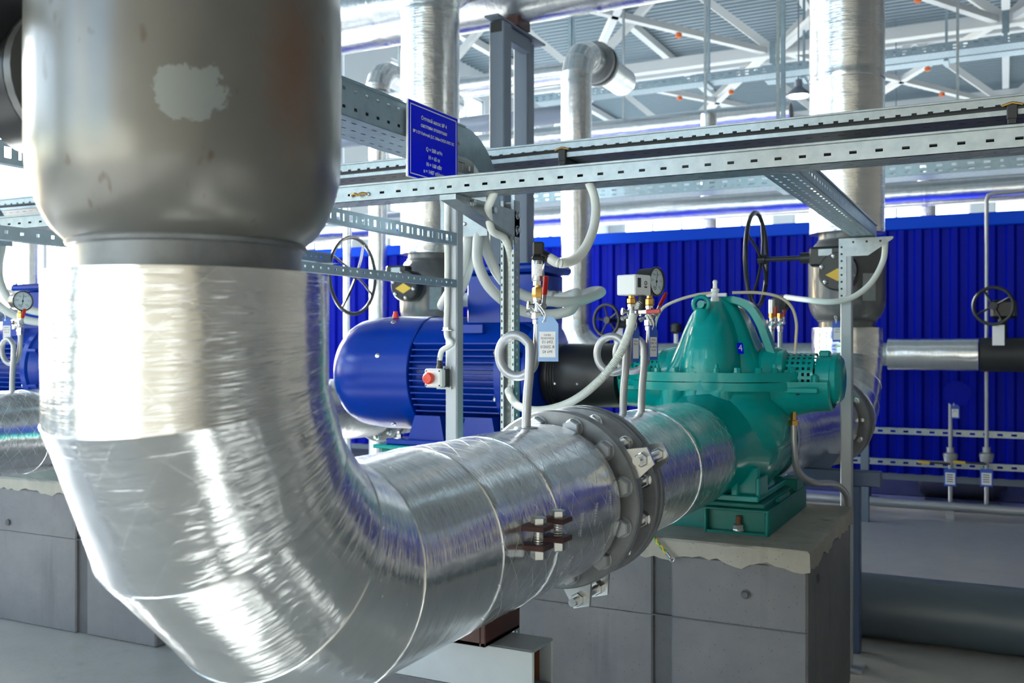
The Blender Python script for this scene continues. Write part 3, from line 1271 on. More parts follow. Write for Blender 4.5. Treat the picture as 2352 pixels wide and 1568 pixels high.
def spool():
    t = thing('inlet_spool', 'foil-wrapped pipe between the big flange and the green pump', 'pipe', (PX, 2.9, PZ))
    f = flange(t, (PX, 2.390, PZ), (0, 1, 0), 0.225, 0.024, 12, 0.194, 13.5, NUT, direction=(0, -1, 0))
    flange(t, (PX, 2.424, PZ), (0, 1, 0), 0.227, 0.024, 0, 0.19, 0, None)
    b = MB()
    b.lathe([(2.403, 0.13), (2.403, 0.216), (2.411, 0.216), (2.411, 0.13)], (PX, 0, PZ), (0, 1, 0), 48, caps=False)
    b.build('gasket', 'black', t)
    b = MB()
    b.cyl((PX, 2.27, PZ), (PX, 2.38, PZ), 0.145, seg=40)
    b.build('spacer', 'flange_grey', t)
    for k in range(12):
        a = radians(13.5 + 30 * k)
        b = MB() if k == 0 else b
        if k == 0:
            b.cyl((0, 0, 0), (0, 0, 0.1), 0.0105, seg=10)
            sm = b.mesh('stud', 'zinc')
        put('stud', sm, t, (PX + cos(a) * 0.194, 2.276, PZ + sin(a) * 0.194), toZ((0, 1, 0)))
    foil_straight(t, (PX, 2.445, PZ), (PX, 2.93, PZ), PR - 0.003, 'foil_scrim', end_r=0.14, lip=0.002)
    foil_straight(t, (PX, 2.915, PZ), (PX, 3.335, PZ), PR - 0.002, 'foil_scrim', end_r=0.15, lip=0.003)
    return t


spo4 = spool()


def stick(parent, u, v, size, ang, m):
    """maker's print on the foil, lying on the jacket surface"""
    bpy.context.view_layer.update()
    d = ray(u, v).normalized()
    ok, loc, n, i, o, mw = SC.ray_cast(bpy.context.evaluated_depsgraph_get(), EYE, d)
    if not ok or o is None or o.name.split('.')[0] not in ('foil_jacket', 'foil_segment'):
        return
    r = d.cross(V((0, 0, 1))).normalized()
    up = r.cross(d)
    x = r * cos(radians(ang)) + up * sin(radians(ang))
    x = (x - n * x.dot(n)).normalized()
    put('lettering', text_mesh('‹O›TИИX', size, m, 0.0001, bold=0.0002), o, loc + n * 0.0012, basis(x, n.cross(x), n))


for (u, v) in ((1368, 1180), (1402, 1150), (1336, 1204), (1392, 1246), (1300, 1300)):
    stick(suc4, u, v, 0.0125, 58, 'paper')
for (u, v) in ((1530, 1150), (1566, 1128), (1600, 1100), (1620, 1142), (1655, 1108)):
    stick(spo4, u, v, 0.0125, 56, 'paper')
stick(suc4, 818, 1114, 0.020, 8, 'paper')
stick(suc4, 668, 985, 0.017, -28, 'galv')

# clamp lugs, shoe and support under the suction pipe
for k, (y, lab) in enumerate(((1.70, 'nearer pair of red-brown clamp lugs with a bolt on the foil pipe side'), (1.79, 'farther pair of red-brown clamp lugs with a bolt, next to the flange'))):
    t = thing('pipe_clamp', lab, 'clamp', (PX + 0.2, y, 1.03), 'clamps on the foil pipe')
    for z in (1.05, 1.013):
        b = MB()
        b.box((PX + 0.18, y - 0.024, z - 0.0055), (PX + 0.234, y + 0.024, z + 0.0055), 0.0015)
        b.build('lug', 'primer', t)
    p = V((PX + 0.212, y, 0))
    b = MB()
    b.tube([p + V((0, 0, 1.00 + i * 0.0025)) for i in range(24)], lambda i: 0.0085 + (0.0006 if i % 2 else 0), 12)
    b.lathe([(1.0555, 0.0155), (1.068, 0.0155), (1.070, 0.0135)], (p.x, p.y, 0), (0, 0, 1), 6)
    b.lathe([(0.988, 0.0135), (0.990, 0.0155), (1.0075, 0.0155)], (p.x, p.y, 0), (0, 0, 1), 6)
    b.build('bolt', 'zinc', t, sharp=25)

t = thing('pipe_shoe', 'red-brown welded shoe under the foil suction pipe', 'shoe', (-1.0, 1.84, 0.775))
b = MB()
b.box((-0.970, 1.77, 0.776), (-0.958, 1.93, 0.862), 0.002)
b.build('web_plate', 'primer', t)
b = MB()
b.box((-1.09, 1.77, 0.776), (-0.970, 1.782, 0.862), 0.002)
b.build('end_plate', 'primer', t)
b = MB()
b.box((-1.09, 1.918, 0.776), (-0.970, 1.93, 0.862), 0.002)
b.build('end_plate', 'primer', t)
b = MB()
b.box((-1.10, 1.77, 0.776), (-0.958, 1.93, 0.786), 0.002)
b.build('sole_plate', 'primer', t)

t = thing('pipe_support', 'light grey steel cross beam on a leg under the foil suction pipe', 'support', (-1.04, 1.85, 0))
b = MB()
x0, x1, y0, y1, z0, z1, th = -1.25, -0.862, 1.80, 1.90, 0.675, 0.775, 0.007
b.box((x0, y0, z0), (x1, y0 + th, z1), 0.003)
b.box((x0, y1 - th, z0), (x1, y1, z1), 0.003)
b.box((x0, y0, z1 - th), (x1, y1, z1), 0.003)
b.box((x0, y0, z0), (x1, y1, z0 + th), 0.003)
b.build('cross_beam', 'support_grey', t)
b = MB()
b.box((x0 + 0.012, y0 + th + 0.0005, z0 + th + 0.0005), (x1 - 0.03, y0 + th + 0.002, z1 - th - 0.0005))
b.box((x0 + 0.012, y1 - th - 0.002, z0 + th + 0.0005), (x1 - 0.03, y1 - th - 0.0005, z1 - th - 0.0005))
b.build('rusty_inside', 'rust', t)
b = MB()
b.box((-1.08, 1.81, 0.012), (-1.00, 1.89, 0.675), 0.004)
b.build('leg', 'support_grey', t)
b = MB()
b.box((-1.14, 1.75, 0.0), (-0.94, 1.95, 0.012), 0.002)
b.build('foot_plate', 'support_grey', t)

# ------------------------------------------------------------------ ball valves


def ball_valve(loc, m, box, wheel, label, group, seed=0, r=1.0):
    x, y, z = loc
    t = thing('ball_valve', label, 'valve', loc, group)
    b = MB()
    b.lathe([(0.042, 0.1575), (0.050, 0.166), (0.060, 0.1765), (0.075, 0.186), (0.094, 0.195), (0.115, 0.2015), (0.136, 0.2065), (0.172, 0.2085), (0.26, 0.2088), (0.36, 0.2085),
             (0.395, 0.2065), (0.435, 0.195), (0.47, 0.1765), (0.488, 0.1575)], (x, y, z), (0, 0, 1), 72)
    b.build('body', m, t)
    b = MB()
    b.lathe([(0.0, 0.153), (0.034, 0.153), (0.036, 0.158), (0.041, 0.160), (0.046, 0.1565)], (x, y, z), (0, 0, 1), 64)
    b.build('neck', 'flange_grey' if m == 'valve_grey' else m, t)
    b = MB()
    b.lathe([(0.484, 0.1565), (0.49, 0.16), (0.494, 0.158), (0.496, 0.153), (0.53, 0.153)], (x, y, z), (0, 0, 1), 64)
    b.build('neck', 'flange_grey' if m == 'valve_grey' else m, t)
    bd, wdv = V(box), V(wheel)
    up = V((0, 0, 1))
    c = V((x, y, z + 0.30))
    b = MB()
    b.cyl(c + bd * 0.18, c + bd * 0.245, 0.075, seg=28)
    b.cyl(c + bd * 0.235, c + bd * 0.25, 0.105, seg=32)
    b.build('bonnet', m if m != 'valve_grey' else 'valve_plain', t)
    g = MB()
    g.lathe([(0.25, 0.098), (0.252, 0.105), (0.325, 0.105), (0.335, 0.096)], c, bd, 40)
    T = Matrix((wdv, bd, up)).transposed().to_4x4()
    T.translation = c
    g.box((-0.02, 0.255, 0.03), (0.15, 0.33, 0.135), 0.012, T)
    gb = g.build('gearbox', 'black', t)
    for k in range(6):
        a = 2 * pi * k / 6 + 0.3
        h = MB()
        h.lathe([(0, 0.014), (0.008, 0.0125), (0.013, 0.006), (0.014, 0.0)], c + bd * 0.335 + (wdv * cos(a) + up * sin(a)) * 0.083, bd, 12)
        h.build('bolt', 'zinc', gb)
    h = MB()
    q = c + bd * 0.336 - up * 0.02
    h.prism([(-0.062, 0), (0, -0.034), (0.062, 0), (0, 0.034)], q, wdv, up, bd * 0.003)
    h.build('position_plate', 'yellow', gb)
    h = MB()
    h.prism([(0.03, 0.085), (0.10, 0.085), (0.10, 0.12), (0.03, 0.12)], c + bd * 0.331, wdv, up, bd * 0.002)
    h.build('type_plate', 'galv', gb)
    s = MB()
    s.cyl(c + wdv * 0.13 + bd * 0.29 + up * 0.08, c + wdv * 0.20 + bd * 0.29 + up * 0.08, 0.03, seg=18)
    s.cyl(c + wdv * 0.19 + bd * 0.29 + up * 0.08, c + wdv * 0.42 + bd * 0.29 + up * 0.08, 0.013, seg=12)
    s.build('drive_shaft', 'black', t)
    if m != 'valve_grey':
        handwheel(t, c + wdv * 0.44 + bd * 0.29 + up * 0.08, wdv, 0.262, 0.0125, 'black', 4, 0.03)
        a = MB()
        pt = (bd * 0.75 - wdv * 0.66).normalized()
        px = up.cross(pt)
        a.prism([(-0.04, -0.075), (0.04, -0.075), (0.04, 0.075), (-0.04, 0.075)], V((x, y, z + 0.22)) + pt * 0.2085, px, up, pt * 0.002)
        a.build('data_plate', 'galv', t)
    return t


val4 = ball_valve((PX, 1.01, 1.497), 'valve_grey', (-1, 0, 0), (0, -1, 0), 'large grey ball valve body with paint patch filling the upper left', None)
VD4 = V((-0.80, 5.76, 1.497))
vd4 = ball_valve(VD4, 'valve_plain', (0, -1, 0), (-1, 0, 0), 'dark ball valve with black handwheel in the pipe behind the right grey post', 'delivery valves')
DXD = V((-2.75, 0, 0))
vd3 = dup(vd4, DXD, 'dark ball valve with black handwheel behind the blue motor')
# foil pipe going on up from the big valve
t = thing('riser_pipe', 'foil-wrapped pipe rising above the big grey ball valve', 'pipe', (PX, 1.01, 2.03))
foil_straight(t, (PX, 1.01, 2.027), (PX, 1.01, 3.6), PR, 'foil', end_r=0.15)
b = MB()
b.bar((PX, 1.01, 3.6), (PX, 1.01, ZC - 0.001), 0.02, 0.02)
b.build('hanger_rod', 'column_grey', t)

# delivery pipes: from the pump, flange pair, bend, valve, riser


def delivery(x, first):
    t = thing('delivery_pipe', 'foil delivery pipe with flange and bend behind the right side of the green pump' if first else 'foil delivery pipe and bend behind the blue motor', 'pipe', (x, 5.4, PZ), 'delivery pipes')
    sk = V((0.15, 1.30, 0)).normalized()
    q = lambda y: V((x, 5.38, PZ)) - sk * ((5.38 - y) / sk.y)
    foil_straight(t, q(4.13), q(5.10), PR - 0.004, 'foil', end_r=0.10, n=40)
    flange(t, q(5.17), sk, 0.225, 0.03, 12, 0.194, 5, NUT, direction=-sk)
    flange(t, q(5.24), sk, 0.225, 0.03, 12, 0.194, 5, NUT, direction=sk)
    b = MB()
    b.cyl(q(5.09), q(5.33), 0.145, seg=32)
    b.build('weld_neck', 'flange_grey', t)
    foil_straight(t, q(5.31), q(5.375), PR, 'foil', end_r=0.14, n=40)
    foil_bend(t, (x, 5.372, 1.40), (0, 0, -1), (0, 1, 0), 0.388, PR, (11.25, 33.75, 56.25, 78.75), n=40)
    foil_straight(t, (x, 5.76, 1.39), (x, 5.76, 1.50), PR + 0.002, 'foil', end_r=0.15, n=40)
    return t


de4 = delivery(-0.80, True)
de3 = delivery(-0.80 + DXD.x, False)


def riser(x, ztop, label, bend):
    t = thing('riser_pipe', label, 'pipe', (x, 5.76, 2.02), 'risers above the delivery valves')
    foil_straight(t, (x, 5.76, 2.027), (x, 5.76, 2.9), PR + 0.012, 'foil_far', end_r=0.15, n=40)
    foil_straight(t, (x, 5.76, 2.88), (x, 5.76, ztop), PR + 0.013, 'foil_far', end_r=0.15, n=40)
    foil_bend(t, (x, 5.76 + 0.3, ztop), (0, -1, 0), (0, 0, 1), 0.30, PR + 0.013, (11.25, 33.75, 56.25, 78.75), 'foil_far', n=40)
    return t


riser(-0.80, 3.70, 'tall foil-wrapped riser pipe at the right above the dark valve', True)
riser(-0.80 + DXD.x, 3.70, 'tall foil-wrapped riser pipe left of the grey twin columns', True)
COLLY, COLLZ, COLLR = 6.36, 4.0, 0.255
t = thing('collector_pipe', 'very large foil collector pipe running overhead across the top of the picture', 'pipe', (-4, COLLY, COLLZ))
xe = -11.5
for k in range(8):
    foil_straight(t, (xe, COLLY, COLLZ), (xe + 1.8, COLLY, COLLZ), COLLR + 0.001 * (k % 2), 'foil_far', lip=0.004, n=44)
    xe += 1.79

# twin columns carrying the collector
CX = -3.19
for k, (y, lab) in enumerate(((6.12, 'front blue-grey square column under the collector pipe'), (6.62, 'rear blue-grey square column under the collector pipe'))):
    x = CX - (0.06 if k else 0)
    t = thing('steel_column', lab, 'column', (x, y, 0), 'columns under the collector pipe')
    b = MB()
    b.box((x - 0.06, y - 0.06, 0.015), (x + 0.06, y + 0.06, 3.68), 0.008)
    b.build('shaft', 'column_grey', t)
    b = MB()
    b.box((x - 0.12, y - 0.12, 0), (x + 0.12, y + 0.12, 0.015))
    b.build('foot_plate', 'column_grey', t)
t = thing('saddle_beam', 'blue-grey stub beam with brown saddle across the twin columns', 'beam', (CX, 6.37, 3.6))
b = MB()
b.box((CX - 0.055, 5.98, 3.685), (CX + 0.055, 6.76, 3.70), 0.002)
b.box((CX - 0.05, 6.18, 3.58), (CX + 0.03, 6.555, 3.68), 0.006)
b.build('stub_beam', 'column_grey', t)
b = MB()
b.box((CX - 0.07, 6.26, 3.70), (CX + 0.07, 6.46, 3.80), 0.003)
b.build('saddle', 'primer', t)
b = MB()
b.box((CX - 0.042, 6.055, 3.60), (CX + 0.042, 6.062, 3.67))
b.build('open_end', 'black_soft', t)
# ------------------------------------------------------------------ pump
cx, cy, cz = -0.985, 3.80, 1.275


def sring(c, ax, by, e=2.6, n=48):
    out = []
    for j in range(n):
        t = 2 * pi * j / n
        s, k = sin(t), cos(t)
        out.append(V(c) + V((math.copysign(abs(k) ** (2 / e), k) * ax, math.copysign(abs(s) ** (2 / e), s) * by, 0)))
    return out


def tform(x, y, a, o):
    T = Matrix((V(x), V(y), V(a))).transposed().to_4x4()
    T.translation = V(o)
    return T


def pump():
    t = thing('split_case_pump', 'large green split-case water pump with number plate 4', 'pump', (cx, cy, 0.82))
    lev = [(0.839, 0.20, 0.25), (0.90, 0.17, 0.23), (0.96, 0.20, 0.27), (1.03, 0.26, 0.31), (1.10, 0.268, 0.325), (1.16, 0.255, 0.31), (1.20, 0.23, 0.285), (1.235, 0.235, 0.27)]
    lv = []
    for a, b2 in zip(lev, lev[1:]):
        for q in range(3):
            lv.append(tuple(a[i] + (b2[i] - a[i]) * q / 3 for i in range(3)))
    lv.append(lev[-1])
    b = MB()
    b.rings([sring((cx - 0.005, cy, z), ax, by) for z, ax, by in lv])
    # scroll lobes under the joint and the two nozzles
    b.lathe([(-0.10, 0.10), (-0.09, 0.20), (-0.06, 0.255), (0, 0.275), (0.06, 0.255), (0.09, 0.20), (0.10, 0.10)], (cx - 0.02, cy - 0.02, cz - 0.085), (1, 0, 0), 48)
    b.lathe([(-0.46, 0.160), (-0.42, 0.160), (-0.30, 0.185), (-0.18, 0.225), (-0.05, 0.25), (0.1, 0.2)], (PX + 0.02, cy, PZ + 0.02), (0, 1, 0), 44)
    b.lathe([(-0.1, 0.18), (0.10, 0.19), (0.25, 0.172), (0.29, 0.165)], (-0.93, cy, PZ + 0.02), (0, 1, 0), 44)
    for dx in (-0.13, -0.045, 0.05):
        b.lathe([(1.10, 0.04), (1.13, 0.052), (1.235, 0.056)], (cx + dx, cy - 0.235, 0), (0, 0, 1), 20)
    b.build('lower_casing', 'teal', t, sharp=40)
    b = MB()
    b.lathe([(-0.475, 0.12), (-0.475, 0.182), (-0.455, 0.188), (-0.44, 0.188), (-0.435, 0.16)], (PX, cy, PZ), (0, 1, 0), 48, caps=False)
    b.build('inlet_flange', 'teal', t)
    b = MB()
    b.cyl((-0.955, 3.95, PZ), (-0.945, 4.15, PZ), 0.16, seg=36)
    b.build('outlet_nozzle', 'teal', t)
    b = MB()
    b.box((cx - 0.17, cy - 0.31, 0.839), (cx + 0.20, cy + 0.28, 0.862), 0.004)
    b.box((cx + 0.10, cy - 0.305, 0.85), (cx + 0.125, cy - 0.20, 0.94), 0.004)
    b.box((cx + 0.185, cy - 0.29, 0.85), (cx + 0.20, cy - 0.15, 0.925), 0.004)
    b.box((cx - 0.02, cy - 0.27, 0.85), (cx + 0.19, cy - 0.245, 0.96), 0.004)
    b.build('foot', 'teal', t)
    # joint flanges, lower and upper, with the bolts between the chambers
    poly = [(-0.39, -0.09), (-0.33, -0.135), (-0.24, -0.255), (-0.16, -0.285), (0.10, -0.285), (0.19, -0.24), (0.25, -0.15), (0.29, -0.115), (0.31, -0.07)]
    poly += [(x, -y) for x, y in reversed(poly)]
    b = MB()
    b.prism(poly, (cx, cy, 1.232), (1, 0, 0), (0, 1, 0), (0, 0, 0.031))
    b.build('joint_flange', 'teal', t)
    b = MB()
    b.prism([(x * 0.995, y * 0.99) for x, y in poly], (cx, cy, 1.2655), (1, 0, 0), (0, 1, 0), (0, 0, 0.034))
    b.build('joint_flange', 'teal', t)
    pts = [V((x * 0.93, y * 0.90, 0)) for x, y in poly]
    per = resample(pts + [pts[0]], 0.078)
    for i, p in enumerate(per[:-1]):
        o = put('bolt', HEAD_TS if i % 3 == 0 else HEAD_T, t, p + V((cx, cy, 1.2995)))
    # upper casing: flanks, scroll, boss with eye, bail
    b = MB()
    vx = cx - 0.02
    def loft(levels, e, dy=0.0):
        lv2 = []
        for a2, b3 in zip(levels, levels[1:]):
            for q2 in range(4):
                lv2.append(tuple(a2[i2] + (b3[i2] - a2[i2]) * q2 / 4 for i2 in range(3)))
        lv2.append(levels[-1])
        b.rings([sring((vx, cy + dy, z), ax2, by2, e, 56) for z, ax2, by2 in lv2])
    loft([(1.298, 0.205, 0.15), (1.34, 0.180, 0.145), (1.40, 0.152, 0.135), (1.46, 0.128, 0.125), (1.51, 0.106, 0.112), (1.545, 0.084, 0.098), (1.57, 0.055, 0.080), (1.585, 0.025, 0.05)], 4.0)
    b.build('upper_casing', 'teal', t, sharp=40)
    b = MB()
    loft([(1.298, 0.126, 0.262), (1.34, 0.122, 0.26), (1.39, 0.114, 0.252), (1.44, 0.102, 0.235), (1.48, 0.089, 0.212), (1.515, 0.072, 0.182), (1.545, 0.054, 0.142), (1.568, 0.035, 0.10), (1.584, 0.018, 0.055)], 2.7, -0.01)
    b.build('scroll_housing', 'teal', t, sharp=45)
    bx, by = vx - 0.022, cy - 0.17
    b = MB()
    b.lathe([(0, 0.023), (0.004, 0.030), (0.02, 0.032), (0.07, 0.036), (0.13, 0.041), (0.18, 0.044), (0.238, 0.045)], (bx, by, 1.535), (-0.02, -0.24, -0.97), 28)
    b.build('boss', 'teal', t)
    b = MB()
    b.torus((bx - 0.003, by - 0.01, 1.556), (0.25, -1, 0), 0.028, 0.0085, 32, 12)
    b.cyl((bx - 0.003, by - 0.018, 1.556), (bx - 0.003, by + 0.05, 1.556), 0.014, seg=18)
    b.build('lifting_eye', 'teal', t)
    b = MB()
    pts = catmull([(vx + 0.02, cy - 0.02, 1.572), (vx + 0.07, cy - 0.03, 1.575), (vx + 0.125, cy - 0.03, 1.548), (vx + 0.165, cy - 0.03, 1.49), (vx + 0.20, cy - 0.03, 1.40), (vx + 0.225, cy - 0.03, 1.335)], 6)
    for sy in (0,):
        rs = []
        for i, p in enumerate(pts):
            d = (pts[min(i + 1, len(pts) - 1)] - pts[max(i - 1, 0)]).normalized()
            nn = V((0, 1, 0)).cross(d)
            rs.append([p + nn * a + V((0, w, 0)) for a, w in ((-0.014, -0.035), (0.012, -0.035), (0.016, -0.03), (0.016, 0.03), (0.012, 0.035), (-0.014, 0.035))])
        b.rings(rs)
    b.build('bail_rib', 'teal', t)
    for s in (-1, 1):
        b = MB()
        b.lathe([(0.14, 0.10), (0.17, 0.115), (0.225, 0.105), (0.245, 0.092), (0.25, 0.03)], (cx - 0.005, cy, cz + 0.01), (s, 0, 0), 32)
        b.build('stuffing_box', 'teal', t)
        b = MB()
        b.lathe([(0.20, 0.05), (0.215, 0.07), (0.24, 0.075), (0.25, 0.06)], (cx + s * 0.0, cy - 0.03, cz + 0.035), (s, 0, 0), 20)
        for q in (-0.05, 0.05):
            b.lathe([(1.33, 0.016), (1.372, 0.016), (1.376, 0.011)], (cx + s * 0.215, cy + q, 0), (0, 0, 1), 6)
        b.build('gland_lid', 'teal', t)
        # bearing trough and support rib
        b = MB()
        b.lathe([(0.20, 0.16), (0.27, 0.135), (0.34, 0.118), (0.405, 0.112), (0.412, 0.10)], (cx, cy, cz - 0.01), (s, 0, 0), 24, arc=(pi, 2 * pi), hint=(0, 0, 1))
        T = tform((s, 0, 0), (0, 1, 0), (0, 0, 1), (cx, cy, cz))
        b.box((0.24, -0.135, -0.052), (0.375, 0.135, -0.030), 0.004, T)
        b.box((0.345, -0.105, -0.06), (0.37, 0.105, 0.02), 0.008, T)
        b.build('bearing_bracket', 'teal', t)
        b = MB()
        dd = V((0, -0.95, -0.30)).normalized()
        b.lathe([(0, 0.011), (0.002, 0.011)], V((cx + s * 0.30, cy, cz - 0.01)) + dd * 0.1265, dd, 14)
        b.build('oil_hole', 'ink', t)
        # perforated guard cage
        b = MB()
        na, nx = 34, 11
        for layer, R in ((0, 0.0965), (1, 0.0945)):
            pass
        grid = {}
        for i in range(na + 1):
            a = radians(-28) + radians(236) * i / na
            for j in range(nx + 1):
                x = 0.238 + 0.112 * j / nx
                for l, R in ((0, 0.0965), (1, 0.0945)):
                    grid[(i, j, l)] = len(b.v)
                    b.v.append(V((cx + s * x, cy - cos(a) * R, cz + sin(a) * R)))
        for i in range(na):
            for j in range(nx):
                if i % 2 == 1 and j % 2 == 1:
                    continue
                q = [grid[(i, j, 0)], grid[(i, j + 1, 0)], grid[(i + 1, j + 1, 0)], grid[(i + 1, j, 0)]]
                b.face(q if s < 0 else tuple(reversed(q)))
        b.build('guard_cage', 'teal', t)
        b = MB()
        b.cyl((cx + s * 0.24, cy, cz), (cx + s * 0.36, cy, cz), 0.04, seg=20)
        b.build('shaft_sleeve', 'black', t)
        b = MB()
        b.lathe([(0.352, 0.07), (0.355, 0.086), (0.405, 0.088), (0.41, 0.096), (0.427, 0.096), (0.433, 0.09), (0.445, 0.075), (0.45, 0.05)], (cx, cy, cz), (s, 0, 0), 32)
        b.box((cx + s * 0.36, cy - 0.02, cz + 0.08), (cx + s * 0.40, cy + 0.02, cz + 0.106), 0.006)
        bh = b.build('bearing_housing', 'teal', t)
        for k in range(6):
            a = 2 * pi * k / 6
            put('bolt', HEAD_TB, bh, (cx + s * 0.427, cy + cos(a) * 0.082, cz + sin(a) * 0.082), toZ((s, 0, 0)))
    # vent fitting and flushing tubes
    ax, ay = vx + 0.005, cy - 0.09
    b = MB()
    b.lathe([(1.55, 0.016), (1.585, 0.016), (1.587, 0.013), (1.605, 0.013), (1.607, 0.016), (1.617, 0.016), (1.62, 0.009), (1.635, 0.008), (1.645, 0.010), (1.652, 0.006)], (ax, ay, 0), (0, 0, 1), 12)
    b.bar((ax - 0.035, ay, 1.594), (ax + 0.045, ay, 1.594), 0.014, 0.014, 0.002)
    b.build('vent_fitting', 'white', t)
    q = lambda u, v, y: at(u, v, Y=y)
    b = MB()
    b.tube(catmull([q(1640, 672, ay), q(1600, 677, 3.70), q(1555, 690, 3.70), q(1522, 708, 3.72), q(1506, 740, 3.75), q(1505, 780, 3.77), q(1510, 822, 3.78)], 8), 0.006, 10)
    b.build('flushing_tube', 'cream_tube', t)
    b = MB()
    b.tube(catmull([q(1682, 672, ay), q(1740, 672, 3.74), q(1790, 682, 3.76), q(1818, 705, 3.77), q(1829, 740, 3.78), q(1828, 780, 3.78), q(1826, 818, 3.78)], 8), 0.006, 10)
    b.build('flushing_tube', 'cream_tube', t)
    # drain with brass nut and grey hose
    b = MB()
    p = V((cx + 0.275, cy - 0.06, 0))
    b.lathe([(1.075, 0.012), (1.10, 0.012), (1.102, 0.020), (1.118, 0.020), (1.12, 0.012), (1.165, 0.011)], (p.x, p.y, 0), (0, 0, 1), 6)
    b.build('drain_nut', 'brass', t)
    b = MB()
    b.tube(catmull([(p.x, p.y, 1.10), (p.x + 0.002, p.y, 1.02), (p.x + 0.01, p.y + 0.03, 0.93), (p.x + 0.05, p.y + 0.12, 0.875), (p.x + 0.10, p.y + 0.30, 0.85), (p.x + 0.125, p.y + 0.42, 0.80), (p.x + 0.13, p.y + 0.47, 0.745)], 8), 0.013, 12)
    b.build('drain_hose', 'tube_steel', t)
    # number plate
    n = V((0.72, -0.66, 0.22)).normalized()
    c = V((vx + 0.118, cy - 0.165, 1.388))
    x, y, a = frame(n, (0, 0, 1))
    b = MB()
    b.box((-0.0125, -0.021, 0), (0.0125, 0.021, 0.002), 0, tform(x, y, a, c + n * 0.004))
    npl = b.build('number_plate', 'sign_blue', t)
    put('lettering', NUM4, npl, c + n * 0.0065, basis(x, y, a))
    return t


HEAD_TB = bolt_mesh('bolt', 'teal', 0.009, 0.009)
NUM4 = text_mesh('4', 0.036, 'white', 0.0003)
pu4 = pump()


def base():
    t = thing('pump_base', 'dark green steel base frame grouted onto the concrete plinth', 'base', (cx, cy, BZ))
    z0, z1 = BZ - 0.004, 0.82
    b = MB()
    x0, x1, y0, y1 = -0.972, -0.739, 3.45, 4.17
    b.box((x0, y0, z0), (x0 + 0.010, y1, z1), 0.003)
    b.box((x1 - 0.016, y0, z0), (x1, y1, z1), 0.005)
    b.box((x0, y0, z1 - 0.008), (x1, y1, z1), 0.002)
    b.box((x0 + 0.01, y0 + 0.035, z0), (x1 - 0.016, y0 + 0.045, z1 - 0.004))
    b.box((x0 + 0.01, y0 + 0.002, z0), (x1 - 0.012, y0 + 0.035, z0 + 0.012))
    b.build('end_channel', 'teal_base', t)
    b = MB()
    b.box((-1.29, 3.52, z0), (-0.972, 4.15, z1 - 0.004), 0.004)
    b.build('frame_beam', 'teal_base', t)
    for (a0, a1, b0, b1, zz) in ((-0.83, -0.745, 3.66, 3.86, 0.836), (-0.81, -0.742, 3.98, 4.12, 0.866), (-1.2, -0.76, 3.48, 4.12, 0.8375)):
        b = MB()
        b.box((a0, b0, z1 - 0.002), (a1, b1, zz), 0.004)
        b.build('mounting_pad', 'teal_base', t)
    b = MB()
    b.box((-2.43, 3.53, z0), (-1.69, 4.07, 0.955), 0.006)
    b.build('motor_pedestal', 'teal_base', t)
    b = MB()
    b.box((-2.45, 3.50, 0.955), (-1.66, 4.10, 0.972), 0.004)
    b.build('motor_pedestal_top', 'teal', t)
    b = MB()
    b.cyl((-0.85, 3.472, BZ), (-0.85, 3.472, 0.792), 0.0105, seg=12)
    ab = b.build('anchor_bolt', 'rust', t)
    put('nut', bolt_mesh('nut', 'zinc', 0.021, 0.02, washer=0.025), ab, (-0.85, 3.472, BZ + 0.010))
    return t


ba4 = base()

# ------------------------------------------------------------------ motor and coupling guard
mx0, mx1 = -2.76, -1.74


